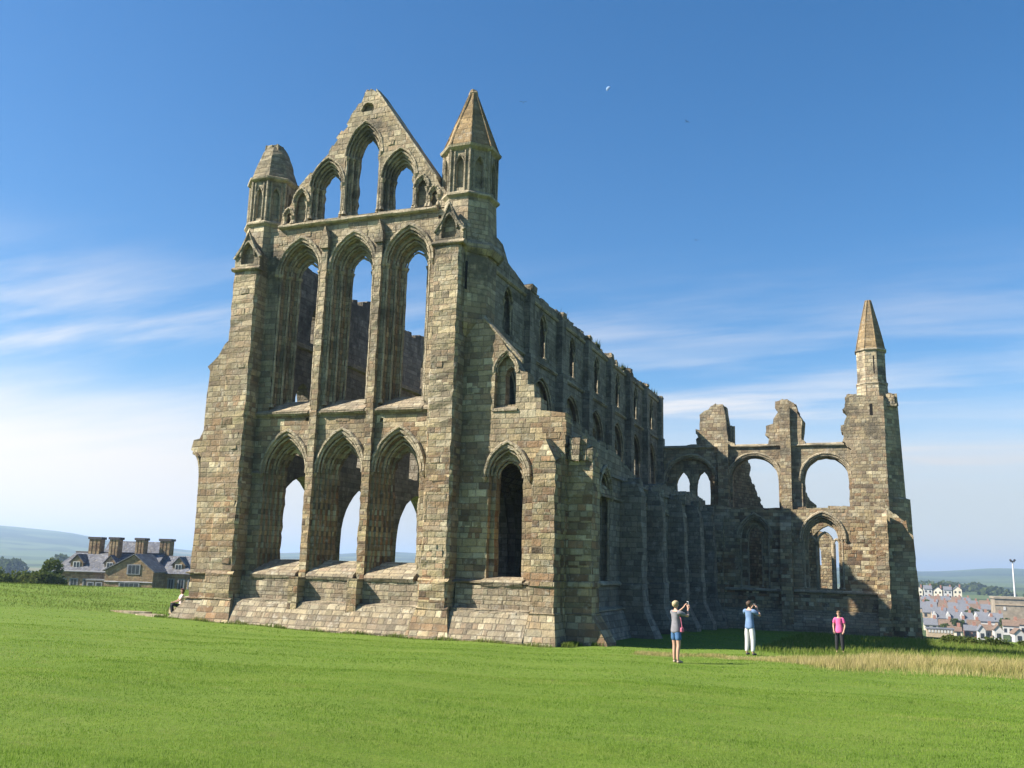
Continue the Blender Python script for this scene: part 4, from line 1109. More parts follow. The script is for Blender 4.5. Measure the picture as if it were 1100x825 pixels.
# far woods
def wood(label, spots, n, size):
    vs = []
    for (x, y, r_, h) in spots:
        z = H(x, y); k = n
        d = rng.normal(0, 1, (k, 3)); d /= np.linalg.norm(d, axis=1)[:, None]; d[:, 2] = np.abs(d[:, 2])
        p = np.array([x, y, z]) + d * np.array([r_, r_, h]) * rng.uniform(.75, 1.05, k)[:, None]
        a = rng.normal(0, 1, (k, 3)); a /= np.linalg.norm(a, axis=1)[:, None]
        b = np.cross(a, rng.normal(0, 1, (k, 3))); b /= np.linalg.norm(b, axis=1)[:, None]
        s = (size * rng.uniform(.6, 1.3, k))[:, None]
        vs.append(np.stack([p - a * s, p + b * s, p + a * s, p - b * s], 1))
    v = np.concatenate(vs).reshape(-1, 3)
    o = mesh_np('far_wood', v, np.arange(len(v)).reshape(-1, 4), M_LEAF, kind='stuff'); tag(o, label, 'wood')
wood('dark far-off wood across the valley at the left', [(-640 + 16 * i + random.uniform(-6, 6), 505 + 9 * i + random.uniform(-20, 20), random.uniform(9, 14), random.uniform(9, 17)) for i in range(22)], 260, 2.)
wood('distant dark hillside wood behind the town', [(10 + 22 * i + random.uniform(-14, 14), 1150 + random.uniform(-120, 120), random.uniform(13, 22), random.uniform(7, 12)) for i in range(14)], 180, 2.6)

# ================================================================== TOWN ACROSS THE HARBOUR
M_WHITE = plain('white render', (.44, .43, .41), .8, .08, .8)
M_CREAM = plain('cream render', (.60, .54, .42), .8, .1, .8)
M_BRICK = plain('red brick', (.30, .155, .11), .85, .15, 2.)
M_TANW = plain('buff brick', (.36, .28, .19), .85, .15, 2.)
M_RSLATE = plain('grey slate', (.13, .135, .15), .7, .15, 2.)
M_RRED = plain('red pantile', (.15, .105, .075), .8, .2, 2.)
M_WIN = plain('far window', (.03, .035, .04), .3, .2)
def town_house(x, y, w, dep, hw, hr_, wall, roofm, label, group, gable_front=False, rows=2, cols=2, turn=None, chim=True, z=None):
    turn = random.uniform(-.12, .12) if turn is None else turn
    hw *= random.uniform(.9, 1.12); hr_ *= random.uniform(.88, 1.12)
    z = H(x, y) if z is None else z
    e = empty('town_house', (x, y, z), label, 'house', group)
    ca, sa = math.cos(turn), math.sin(turn)
    T = lambda u, v, q: (x + u * ca - v * sa, y + u * sa + v * ca, z + q)
    mb = MB()
    if gable_front: mb.extrude([(-w / 2, -3), (w / 2, -3), (w / 2, hw), (0, hw + hr_), (-w / 2, hw)], lambda u, q, v: T(u, v, q), 0, dep)
    else: mb.extrude([(0, -3), (dep, -3), (dep, hw), (dep / 2, hw + hr_), (0, hw)], lambda v, q, u: T(u, v, q), -w / 2, w / 2)
    mb.build('wall', wall, e)
    mb = MB()
    for sg in (-1, 1):
        if gable_front:
            k = hr_ / (w / 2); a = [(sg * (w / 2 + .25), -.25, hw - .25 * k + .05), (0, -.25, hw + hr_ + .05), (0, dep + .2, hw + hr_ + .05), (sg * (w / 2 + .25), dep + .2, hw - .25 * k + .05)]
        else:
            k = hr_ / (dep / 2); vv = dep / 2 + sg * (dep / 2 + .3); a = [(-w / 2 - .1, vv, hw - .3 * k + .05), (w / 2 + .1, vv, hw - .3 * k + .05), (w / 2 + .1, dep / 2, hw + hr_ + .05), (-w / 2 - .1, dep / 2, hw + hr_ + .05)]
        vs = [T(*p) for p in a]; vs += [(p[0], p[1], p[2] + .2) for p in vs]
        mb.add(vs, [(0,3,2,1),(4,5,6,7),(0,1,5,4),(1,2,6,5),(2,3,7,6),(3,0,4,7)])
    rf = mb.build('roof', roofm, e)
    if chim:
        mb = MB(); c = T(w * .32, dep / 2, hw + hr_ * .6); mb.box((c[0] - .45, c[1] - .35, c[2]), (c[0] + .45, c[1] + .35, c[2] + hr_ * .4 + 1.3)); mb.build('chimney', M_BRICK, rf)
    for r in range(rows):
        for cidx in range(cols):
            u = -w / 2 + w * (cidx + .5) / cols; q = hw * (r + .45) / rows + .1; ww = min(.55, w / cols * .26)
            mb = MB(); vs = [T(u - ww, -.06, q - .65), T(u + ww, -.06, q - .65), T(u + ww, -.06, q + .65), T(u - ww, -.06, q + .65)]
            vs2 = [T(u - ww, .05, q - .65), T(u + ww, .05, q - .65), T(u + ww, .05, q + .65), T(u - ww, .05, q + .65)]
            mb.add(vs + vs2, [(0, 1, 2, 3), (0, 4, 5, 1), (1, 5, 6, 2), (2, 6, 7, 3), (3, 7, 4, 0), (7, 6, 5, 4)]); mb.build('window', M_WIN, e)
    return e
ORD = ['first', 'second', 'third', 'fourth', 'fifth', 'sixth', 'seventh', 'eighth', 'ninth', 'tenth']
# top row: big pale villas on the skyline
for i in range(5):
    x = 24.5 + i * 6.0; y = 700
    town_house(x, y, 5.2, 7, 5.6 + .8 * (i % 2), 2.2, (M_CREAM, M_WHITE)[i % 2], M_RSLATE, f'{("cream", "white")[i % 2]} villa on the skyline of the town, {ORD[i]} from the abbey wall', 'villas on the town skyline', gable_front=i % 2 == 0, cols=2)
for i in range(6):
    x = 20 + i * 5.3; y = 610
    town_house(x, y, 5.2, 7.5, 2.6, 2.1, (M_BRICK, M_WHITE, M_TANW)[i % 3], (M_RRED, M_RSLATE)[i % 2], f'{("red brick", "white", "buff")[i % 3]} terraced house with {("red", "grey")[i % 2]} roof, {ORD[i]} in the row below the villas', 'terrace below the villas', rows=1)
for i in range(7):
    x = 19 + i * 5.0; y = 525
    town_house(x, y, 5.0, 7.5, 2.4, 2.6, (M_TANW, M_CREAM)[i % 2], (M_RSLATE, M_RSLATE, M_RRED)[i % 3], f'{("buff", "cream")[i % 2]} house with {("grey", "grey", "red")[i % 3]} roof, {ORD[i]} in the middle row of the town', 'middle row of the town', rows=1)
for i in range(5):
    x = 22.5 + i * 5.15; y = 430
    t0 = town_house(x, y, 5.1, 8, 2.6, 2.8, M_TANW, M_RSLATE, f'slate roofed house with a white roof gable, {ORD[i]} from the abbey in its terrace', 'gabled terrace', rows=1)
    mb = MB(); z = H(x, y)
    mb.extrude([(x - 2.6, z + 2.3), (x - 1.0, z + 2.3), (x - 1.0, z + 4.0), (x - 1.8, z + 5.4), (x - 2.6, z + 4.0)], lambda u, q, v: (u, y + v, q), -.2, 3.5)
    mb.build('roof_gable', M_WHITE, t0)
for i in range(7):
    x = 21.5 + i * 5.1
    town_house(x, 568, 5.0, 7, 2.5, 2.2, (M_WHITE, M_TANW, M_CREAM)[i % 3], (M_RSLATE, M_RRED)[(i // 2) % 2], f'{("white", "buff", "cream")[i % 3]} house with {("grey", "brown red")[(i // 2) % 2]} roof, {ORD[i]} in the third row down the hillside town', 'third row of the hillside town', rows=1)
for i in range(5):
    x = 20.5 + i * 5.0
    town_house(x, 478, 4.8, 7, 2.3, 2.3, (M_TANW, M_WHITE)[i % 2], M_RSLATE, f'{("buff", "white")[i % 2]} house with grey roof, {ORD[i]} in the row just behind the white roof gables', 'row behind the white roof gables', rows=1)
for i in range(4):
    x = 16.5 + i * 4.7
    town_house(x, 372, 4.5, 6.5, 2.1, 1.9, (M_CREAM, M_BRICK)[i % 2], (M_RSLATE, M_RRED)[i % 2], f'{("cream", "red brick")[i % 2]} house with {("grey", "brown red")[i % 2]} roof, {ORD[i]} in the row fronting the gabled terrace', 'row fronting the gabled terrace', rows=1)
# long low buff range with a row of white openings
e = empty('long_range', (15.6, 300, H(15.6, 300)), 'long low buff building with a row of white windows beside the transept corner', 'building')
mb = MB(); z = H(15.6, 300); mb.box((12.2, 300, z - 3), (19.2, 306, z + 3.3)); mb.build('wall', M_TANW, e)
mb = MB(); mb.box((12.0, 299.8, z + 3.3), (19.4, 306.2, z + 3.6)); mb.build('roof', M_RSLATE, e)
for k in range(8):
    mb = MB(); mb.box((12.6 + .82 * k, 299.9, z + 2.4), (13.1 + .82 * k, 300.1, z + 3.2)); mb.build('window', M_WHITE, e)
for i, (x, y, w, hw, hr_, g_) in enumerate(((21.4, 330, 4., 1.8, 1.2, False), (26.3, 335, 3.8, 1.9, 1.5, False), (31., 340, 4., 2.2, 1.4, False))):
    town_house(x, y, w, 6, hw, hr_, (M_CREAM, M_BRICK, M_TANW)[i], M_RRED if i != 1 else M_RSLATE, ['low cream cottage with red roof between the long range and the white gables', 'low red brick cottage with grey roof just left of the white gables', 'low buff cottage with red roof between the narrow white gables'][i], 'cottages at the foot of the town', rows=1, cols=2)
for i, (x, y, w, hw) in enumerate(((28.0, 318, 1.9, 3.0), (32.4, 318, 2.2, 3.3), (37.6, 316, 2.6, 2.6))):
    town_house(x, y, w, 5, hw, 1.2, M_WHITE, M_RRED if i else M_RSLATE, ['narrow white gabled house with grey roof, nearest the abbey of the three', 'narrow white gabled house with red roof, middle one of three', 'widest white gabled house with red roof at the edge of the view'][i], 'narrow white gabled houses', gable_front=True, rows=1, cols=1, chim=False)
for i, (x, y, w, hw) in enumerate(((34.9, 378, 5.4, 3.6), (41.0, 365, 5.0, 3.0), (45.5, 372, 5.2, 3.4))):
    town_house(x, y, w, 6, hw, 1.6, M_WHITE, M_RSLATE if i == 0 else M_RRED, ['broad white house with grey roof behind the cottages', 'broad white house with red roof below the stone hall', 'last broad white house with red roof at the edge of the view'][i], 'broad white houses', rows=1, cols=3)
# big plain stone hall and the floodlight mast at the right edge
z = H(33, 280)
e = empty('stone_hall', (50, 444, -12), 'big plain flat-topped buff stone hall at the right edge', 'hall')
mb = MB(); mb.box((44, 438, -18), (70, 454, -4.1)); M_HALL = plain('hall stone', (.25, .21, .155), .9, .25, .6); mb.build('wall', M_HALL, e)
mb = MB(); mb.box((43.6, 437.6, -4.1), (70.4, 454.4, -3.3)); mb.build('parapet', M_HALL, e)
mb = MB(); mb.box((43.9, 437.7, -6.6), (70.2, 438.1, -6.2)); mb.build('string_course', M_TANW, e)
mb = MB(); mb.box((47., 437.85, -8.6), (47.9, 438.2, -7.2)); mb.build('window', M_WHITE, e)
m_mast = plain('white painted steel', (.6, .6, .59), .4, .03); m_dk = plain('dark lamp housing', (.05, .05, .055), .5)
z = H(55, 467)
e = empty('floodlight_mast', (55, 467, z), 'tall white mast with a dark lamp head behind the stone hall', 'mast')
mb = MB(); mb.tube([(55, 467, z - .3), (55, 467, 3), (55, 467, 11.5)], [.42, .36, .26], 10); mb.build('pole', m_mast, e)
mb = MB(); mb.box((54.2, 466.4, 11.3), (55.8, 467.6, 12.0)); mb.tube([(54.4, 466.8, 11.8), (54.1, 466.4, 12.4)], [.4, .5], 8); mb.tube([(55.6, 466.8, 11.8), (55.9, 466.4, 12.4)], [.4, .5], 8); mb.build('lamp_head', m_dk, e)
# trees among the villas
for i, (x, y, h, r_) in enumerate(((35.5, 715, 10., 3.6), (40.5, 716, 11., 3.8), (45.5, 714, 9., 3.2), (29.5, 716, 9., 3.))):
    tree(x, y, h, r_, 700, .75, ['dark tree above the villas, second from the abbey', 'tallest dark tree above the villas', 'dark tree at the right end of the villas', 'dark tree above the villas, nearest the abbey'][i], 'trees above the villas')
for i, (x, y, h, r_) in enumerate(((24, 560, 5., 2.6), (37, 470, 5.5, 2.8), (43.5, 400, 4.5, 2.4), (19.5, 340, 3.4, 2.), (25, 372, 4., 2.2))):
    tree(x, y, h, r_, 600, .5, ['round garden tree behind the gabled terrace, near the abbey', 'garden tree rising between the gabled terrace and the stone hall', 'garden tree among the broad white houses', 'small tree just behind the long low range', 'small tree behind the low cottages'][i], 'garden trees in the town')
# rooftops at the far left
for i, (x, y) in enumerate(((-383, 322), (-377, 328.5), (-371.5, 335))):
    town_house(x, y, 6.4, 7, 3., 2.4, M_WHITE, M_RRED if i != 1 else M_RSLATE, ['white house with red roof at the left edge beyond the crest', 'white house with grey roof between two red roofs beyond the crest', 'white house with red roof closest to the dark trees'][i], 'white houses beyond the left crest', gable_front=i == 1, turn=math.radians(49))

# ================================================================== PEOPLE
def cloth(name, c, rough=.85): return plain(name, c, rough, .12, 9.)
M_SKIN = plain('skin', (.44, .265, .19), .55, .06, 8.)
def skin_obj(name, J, edges, mat, parent, root=0, sub=2):
    """continuous surface grown round a joint skeleton; J = [(x,y,z,rx,ry)]"""
    me = bpy.data.meshes.new(name); me.from_pydata([j[:3] for j in J], edges, [])
    o = bpy.data.objects.new(name, me); COL.objects.link(o)
    md = o.modifiers.new('Skin', 'SKIN'); md.use_smooth_shade = True; md.branch_smoothing = .6
    if not me.skin_vertices: me.skin_vertices.new() if hasattr(me.skin_vertices, 'new') else None
    sv = me.skin_vertices[0].data
    for i, j in enumerate(J):
        sv[i].radius = (j[3], j[4]); sv[i].use_root = (i == root)
    sb = o.modifiers.new('Sub', 'SUBSURF'); sb.levels = sub; sb.render_levels = sub
    bpy.context.view_layer.update()
    dg = bpy.context.evaluated_depsgraph_get()
    nm = bpy.data.meshes.new_from_object(o.evaluated_get(dg))
    o.modifiers.clear(); o.data = nm; bpy.data.meshes.remove(me)
    nm.materials.clear(); nm.materials.append(mat)
    o.parent = parent
    return o
def chain_mesh(jd, chains):
    names, J, E = {}, [], []
    for ch in chains:
        for a, b in zip(ch, ch[1:]):
            for q in (a, b):
                if q not in names: names[q] = len(J); J.append(jd[q])
            E.append((names[a], names[b]))
    return J, E, names
def hand(jd, pre, wrist, palm, grip=.6, side=1):
    """five fingers rooted in the palm, curling along the palm direction"""
    w, p = Vector(wrist), Vector(palm); d = (p - w).normalized()
    acr = d.cross(Vector((0, 0, 1))); acr = Vector((1, 0, 0)) if acr.length < .2 else acr.normalized()
    nrm = acr.cross(d).normalized()
    ch = []
    for k, L in enumerate((.062, .072, .068, .052)):
        o_ = acr * ((k - 1.5) * .021)
        b = p + o_ + d * .022; m_ = b + d * L * .55 - nrm * L * .15 * grip; e = m_ + d * L * .4 * (1 - grip * .6) - nrm * L * .5 * grip
        for nm, q, r in ((f'{pre}f{k}a', b, .0105), (f'{pre}f{k}b', m_, .009), (f'{pre}f{k}c', e, .0075)): jd[nm] = (*q, r, r)
        ch.append((pre + 'palm', f'{pre}f{k}a', f'{pre}f{k}b', f'{pre}f{k}c'))
    b = w + (p - w) * .5 - acr * side * .03; e = b - acr * side * .025 + d * .045 - nrm * .01
    jd[pre + 't0'] = (*b, .012, .012); jd[pre + 't1'] = (*e, .009, .009)
    ch.append((pre + 'wrist', pre + 't0', pre + 't1'))
    return ch
def person(name, loc, rz, H_, arms, label, top, legs, hairc, shorts=False, hair_long=False, seated=False, female=False, shoe=(.05, .05, .05)):
    e = empty('person', loc, label, 'person'); e.rotation_euler = (0, 0, rz); s = H_ / 1.72
    e.scale = (s, s, s)
    sw = .165 if female else .185
    jd = dict(pelvis=(0, 0, .95, .15, .105), waist=(0, .0, 1.1, .125, .095), chest=(0, .0, 1.29, .15, .105), nb=(0, .005, 1.44, .085, .075),
              neck=(0, -.005, 1.51, .05, .052), jaw=(0, -.025, 1.575, .058, .07), head=(0, -.012, 1.645, .075, .09), top=(0, -.005, 1.70, .055, .065),
              nose=(0, -.112, 1.615, .012, .012), nose0=(0, -.075, 1.635, .016, .016))
    body = [('pelvis', 'waist', 'chest', 'nb', 'neck', 'jaw', 'head', 'top'), ('head', 'nose0', 'nose')]
    for sd, S in (('L', -1), ('R', 1)):
        jd[sd + 'ear'] = (S * .083, .005, 1.63, .016, .022); body.append(('head', sd + 'ear'))
        sh, el, wr, pa = arms[sd]
        jd[sd + 'sh'] = (S * sw, .005, 1.405, .055, .055)
        jd[sd + 'el'] = (*el, .039, .039); jd[sd + 'wrist'] = (*wr, .026, .026); jd[sd + 'palm'] = (*pa, .034, .02)
        body += [('nb', sd + 'sh', sd + 'el', sd + 'wrist', sd + 'palm')]
        body += hand(jd, sd, wr, pa, side=S)
        if seated:
            jd[sd + 'hip'] = (S * .09, -.03, .93, .088, .088); jd[sd + 'knee'] = (S * .12, -.44, 1.02, .058, .058); jd[sd + 'ank'] = (S * .11, -.36, .58, .038, .038); jd[sd + 'toe'] = (S * .12, -.52, .545, .034, .028)
        else:
            st = {'L': arms.get('stepL', 0.), 'R': arms.get('stepR', 0.)}[sd]
            jd[sd + 'hip'] = (S * .092, .0, .88, .092, .092); jd[sd + 'knee'] = (S * .11, -.015 + st * .5, .49, .057, .06); jd[sd + 'calf'] = (S * .113, .01 + st * .8, .34, .054, .054)
            jd[sd + 'ank'] = (S * .118, .02 + st, .085, .036, .038); jd[sd + 'toe'] = (S * .135, -.12 + st, .032, .036, .026)
        body.append(('pelvis', sd + 'hip', sd + 'knee') + (() if seated else (sd + 'calf',)) + (sd + 'ank', sd + 'toe'))
    J, E, nm = chain_mesh(jd, body)
    b = skin_obj('body', J, E, M_SKIN, e, nm['pelvis'])
    g = lambda k, d: (*jd[k][:3], jd[k][3] + d, jd[k][4] + d)
    # top
    jt = {k: g(k, .022) for k in ('waist', 'chest', 'Lsh', 'Rsh')}; jt['nb'] = (*jd['nb'][:3], .09, .08); jt['hem'] = (0, 0, .80, .188, .142); jt['hem2'] = (0, 0, .93, .18, .135)
    ch = [('hem', 'hem2', 'waist', 'chest', 'nb')]
    for sd in 'LR':
        p0, p1 = Vector(jd[sd + 'sh'][:3]), Vector(jd[sd + 'el'][:3]); q = p0.lerp(p1, .72)
        jt[sd + 'sl'] = (*q, .066, .066); jt[sd + 'm'] = (*p0.lerp(p1, .35), .068, .068); ch.append(('nb', sd + 'sh', sd + 'm', sd + 'sl'))
    J, E, nm = chain_mesh(jt, ch); skin_obj('shirt', J, E, top, e, nm['chest'])
    jl = {'pelvis': g('pelvis', .014), 'w0': (0, 0, 1.12, .135, .10)}; ch = [('w0', 'pelvis')]
    for sd, S in (('L', -1), ('R', 1)):
        jl[sd + 'hip'] = g(sd + 'hip', .016)
        if shorts:
            p0, p1 = Vector(jd[sd + 'hip'][:3]), Vector(jd[sd + 'knee'][:3]); jl[sd + 'h'] = (*p0.lerp(p1, .72), .094, .094); ch.append(('pelvis', sd + 'hip', sd + 'h'))
        else:
            jl[sd + 'knee'] = g(sd + 'knee', .022); jl[sd + 'ank'] = (*(Vector(jd[sd + 'ank'][:3]) + Vector((0, 0, .01))), .062, .066); ch.append(('pelvis', sd + 'hip', sd + 'knee', sd + 'ank'))
    J, E, nm = chain_mesh(jl, ch); skin_obj('shorts' if shorts else 'trousers', J, E, legs, e, nm['pelvis'])
    bm = bmesh.new(); bmesh.ops.create_icosphere(bm, subdivisions=3, radius=1.)
    for v in bm.verts:
        x, y, z = v.co
        f = 1.
        if z < .35 and y < .25: f = .80 if z > .1 or y > -.2 else .62      # leave the face and the jaw free
        q = 1.06 + .05 * math.sin(9 * x + 5 * z) * math.sin(7 * y + 3)
        if z < -.15 and y > .1: z *= 1.9 if hair_long else 1.15
        v.co = (x * .089 * f * q, .004 + y * .108 * f * q, 1.648 + z * .092 * (f if z < 0 else 1.) * q)
    me = bpy.data.meshes.new('hair'); bm.to_mesh(me); bm.free(); me.materials.append(plain('hair', hairc, .6, .2, 30.))
    for p in me.polygons: p.use_smooth = True
    o = bpy.data.objects.new('hair', me); COL.objects.link(o); o.parent = e
    ms = plain('shoe leather', shoe, .6)
    for sd in 'LR':
        a_, t_ = jd[sd + 'ank'], jd[sd + 'toe']
        J = [(a_[0], a_[1] + .03, a_[2] - .045, .042, .038), (a_[0] * .5 + t_[0] * .5, a_[1] * .5 + t_[1] * .5, t_[2] + .012, .046, .036), (t_[0], t_[1] - .03, t_[2] + .002, .04, .027)]
        skin_obj('shoe', J, [(0, 1), (1, 2)], ms, e, 1)
    me_ = plain('eye', (.03, .025, .02), .2)
    for S in (-1, 1):
        mb = MB(); mb.rings(S * .031, -.088, [(.003, 1.628), (.011, 1.634), (.012, 1.640), (.003, 1.647)], n=8)
        me = bpy.data.meshes.new('eye'); me.from_pydata(mb.v, [], mb.f); me.materials.append(me_)
        o = bpy.data.objects.new('eye', me); COL.objects.link(o); o.parent = e
    return e
# figures face their local -Y
w2l = lambda e, p: e.matrix_world @ Vector(p)
px_, py_ = -5.45, 27.2
p1 = person('person', (px_, py_, H(px_, py_)), math.radians(180 - 38), 1.70,
    {'R': (0, (.27, -.22, 1.34), (.13, -.40, 1.53), (.11, -.44, 1.60)), 'L': (0, (-.23, -.26, 1.31), (-.03, -.43, 1.50), (.0, -.46, 1.57)), 'stepL': .02, 'stepR': -.05},
    'person with short blond hair in grey T-shirt and denim shorts holding a phone up', cloth('grey jersey', (.18, .175, .195)), cloth('blue denim', (.055, .125, .25)), (.36, .285, .17), shorts=True, female=True, shoe=(.35, .27, .2))
px_, py_ = -4.12, 33.0
p2 = person('person', (px_, py_, H(px_, py_)), math.radians(180 - 28), 1.76,
    {'R': (0, (.30, -.20, 1.27), (.10, -.27, 1.50), (.07, -.29, 1.56)), 'L': (0, (-.30, -.17, 1.26), (-.10, -.27, 1.50), (-.06, -.29, 1.56))},
    'person in light blue shirt and cream trousers seen from behind raising a camera', cloth('light blue cotton', (.125, .20, .34)), cloth('cream cotton', (.52, .525, .50)), (.07, .045, .03))
px_, py_ = -1.47, 38.0
p3 = person('person', (px_, py_, H(px_, py_)), math.radians(-8), 1.54,
    {'R': (0, (.235, .02, 1.13), (.20, -.10, .93), (.17, -.13, .87)), 'L': (0, (-.235, .02, 1.13), (-.2, -.10, .93), (-.17, -.13, .87))},
    'person in pink top and dark trousers facing the lawn near the shaded wall', cloth('pink jersey', (.62, .11, .27)), cloth('black trousers', (.025, .025, .03)), (.16, .10, .06), female=True, hair_long=True)
px_, py_ = -30.35, 36.0
p4 = person('person', (px_, py_, H(px_, py_) + .02 - .52), math.radians(-40), 1.68,
    {'R': (0, (.22, -.12, 1.18), (.14, -.34, 1.10), (.11, -.40, 1.10)), 'L': (0, (-.22, -.12, 1.18), (-.14, -.34, 1.10), (-.11, -.40, 1.10))},
    'person sitting in dark trousers and pale top against the left pier of the abbey', cloth('pale top', (.60, .50, .48)), cloth('dark blue cloth', (.02, .022, .03)), (.12, .05, .03), seated=True, female=True, hair_long=True)
# what they sit on and hold
z = H(-30.35, 36.0); mb = MB()
mb.extrude(rough([(-30.8, 35.75), (-29.9, 35.7), (-29.8, 36.5), (-30.7, 36.6)], .3, .03), lambda u, v_, w: (u, v_, w), z - .2, z + .32)
tag(mb.build('fallen_block', M_SLAB), 'low worn block that the sitting person rests on beside the left pier', 'stone')
m_ph = plain('phone case', (.65, .67, .7), .3, .03); m_pk = plain('black camera body', (.02, .02, .022), .4); m_bag = plain('pink bag', (.55, .15, .22), .6)
def held(name, owner, local, size, mat, label, cat, lens=False, screen=None):
    s = owner.scale[0]
    e = empty(name, owner.location + Matrix.Rotation(owner.rotation_euler.z, 3, 'Z') @ (Vector(local) * s), label, cat); e.rotation_euler = owner.rotation_euler
    def sub(nm, build, m):
        mb = MB(); build(mb)
        bm = bmesh.new(); bv = [bm.verts.new(p) for p in mb.v]
        for f in mb.f: bm.faces.new([bv[i] for i in f])
        bmesh.ops.recalc_face_normals(bm, faces=bm.faces)
        me = bpy.data.meshes.new(nm); bm.to_mesh(me); bm.free(); me.materials.append(m)
        o = bpy.data.objects.new(nm, me); COL.objects.link(o); o.parent = e
        if nm in ('case', 'body', 'pouch'):
            bv_ = o.modifiers.new('Bevel', 'BEVEL'); bv_.width = min(size) * .3; bv_.segments = 2
    sx, sy, sz = size
    if cat == 'phone':
        sub('case', lambda mb: mb.box((-sx/2, -sy/2, -sz/2), (sx/2, sy/2, sz/2)), mat)
        sub('screen', lambda mb: mb.box((-sx/2+.005, sy/2, -sz/2+.008), (sx/2-.005, sy/2+.002, sz/2-.008)), screen)
    elif cat == 'camera':
        sub('body', lambda mb: mb.box((-sx/2, -sy/2, -sz/2), (sx/2, sy/2, sz/2)), mat)
        sub('lens', lambda mb: mb.tube([(0, -sy/2, 0), (0, -sy/2-.05, 0)], sz * .36, 12), mat)
    else:
        sub('pouch', lambda mb: mb.box((-sx/2, -sy/2, -sz/2), (sx/2, sy/2, sz/2)), mat)
        sub('strap', lambda mb: mb.tube([(0, 0, sz/2), (.03, .02, .3), (.12, .06, .48)], .01, 6), mat)
    return e
m_scr = plain('dark screen', (.02, .025, .03), .15, .02)
held('phone', p1, (.055, -.50, 1.64), (.075, .012, .15), m_ph, 'pale phone held up at arm length by the blond person', 'phone', screen=m_scr)
held('camera', p2, (0., -.30, 1.60), (.12, .06, .08), m_pk, 'small black camera at the face of the person in blue', 'camera')
held('shoulder_bag', p1, (-.21, -.05, .93), (.06, .10, .12), m_bag, 'small pink bag hanging at the hip of the blond person', 'bag')

# ================================================================== BIRDS AND MOON
m_bird = plain('dark feathers', (.03, .03, .035), .8)
for i, (x, y, z, a, lab) in enumerate(((-43.4, 111.9, 66.6, .4, 'small dark bird flying just right of the taller turret spire'), (-21.7, 118, 63.2, 1.2, 'small dark bird high in the sky to the right of the moon'), (-25.8, 147.8, 57., .8, 'small dark bird above the gap between front and transept'))):
    mb = MB(); s = .55
    vs = [(0, -.5, 0), (.09, 0, .05), (0, .45, 0), (-.09, 0, .05), (0, 0, -.08), (.55, .05, .22), (1.15, -.12, .10), (.5, -.18, .2), (-.55, .05, .22), (-1.15, -.12, .10), (-.5, -.18, .2), (.12, .62, 0), (-.12, .62, 0), (.5, -.05, .17), (-.5, -.05, .17)]
    vs = [(x + s * (p[0] * math.cos(a) - p[1] * math.sin(a)), y + s * (p[0] * math.sin(a) + p[1] * math.cos(a)), z + s * p[2]) for p in vs]
    mb.add(vs, [(0, 1, 3), (1, 2, 3), (0, 4, 1), (0, 3, 4), (1, 4, 2), (3, 2, 4), (1, 5, 7), (5, 6, 7), (7, 6, 13), (5, 13, 6), (1, 7, 13), (1, 13, 5), (3, 10, 8), (8, 10, 9), (10, 14, 9), (8, 9, 14), (3, 14, 10), (3, 8, 14), (2, 11, 12)])
    tag(mb.build('bird', m_bird), lab, 'bird', 'birds in the sky')
m_moon = plain('sky-tinted moon face', (.17, .27, .43), 1., .1, .02)  # blue tint puts the veil of daylit air into the moon's colour
mc = Vector((-802, 2890, 1650)); sd = Vector((-.671, -.387, .632)); vw = -mc.normalized()
ax = (sd - vw * sd.dot(vw)).normalized(); bx_ = vw.cross(ax)
bm = bmesh.new(); bmesh.ops.create_uvsphere(bm, u_segments=24, v_segments=16, radius=9.5)
bmesh.ops.bisect_plane(bm, geom=bm.verts[:] + bm.edges[:] + bm.faces[:], plane_co=(0, 0, 0), plane_no=(-ax), clear_outer=True)  # dark half cut away: the sunlit phase is put into the shape
bmesh.ops.holes_fill(bm, edges=bm.edges)
me = bpy.data.meshes.new('moon'); bm.to_mesh(me); bm.free(); me.materials.append(m_moon)
o = bpy.data.objects.new('moon', me); COL.objects.link(o); o.location = mc
tag(o, 'faint pale half moon high in the blue sky', 'moon')

# ================================================================== AIR, SKY, SUN, CAMERA
m_haze = bpy.data.materials.new('thin sea haze'); m_haze.use_nodes = True
nt = m_haze.node_tree; nt.nodes.clear()
pv = nt.nodes.new('ShaderNodeVolumePrincipled'); oo = nt.nodes.new('ShaderNodeOutputMaterial')
pv.inputs['Color'].default_value = (.52, .72, 1., 1); pv.inputs['Density'].default_value = HAZE = .00022
pv.inputs['Anisotropy'].default_value = .2
nt.links.new(pv.outputs[0], oo.inputs['Volume'])
mb = MB(); mb.box((-9500, -9500, -60), (9500, 9500, 150))
o = mb.build('haze', m_haze); o['kind'] = 'stuff'; tag(o, 'thin bluish sea haze that fades the far hills', 'haze')

SUN_EL = math.radians(39.2)
to_sun = Vector((-.866 * math.cos(SUN_EL), -.5 * math.cos(SUN_EL), math.sin(SUN_EL))).normalized()
world = bpy.data.worlds.new('World'); scene.world = world; world.use_nodes = True
t = NT(world)
sky = t.n('ShaderNodeTexSky', sky_type='NISHITA'); sky.sun_disc = False
sky.sun_elevation = SUN_EL; sky.sun_rotation = math.atan2(to_sun.x, to_sun.y)
sky.altitude = 60; sky.air_density = 1.0; sky.dust_density = .6; sky.ozone_density = 3.0
tc = t.n('ShaderNodeTexCoord').outputs['Generated']
dz = t.n('ShaderNodeSeparateXYZ', ins={0: tc})
x_, y_, z_ = dz.outputs
zz = t.m('MAXIMUM', z_, .02)
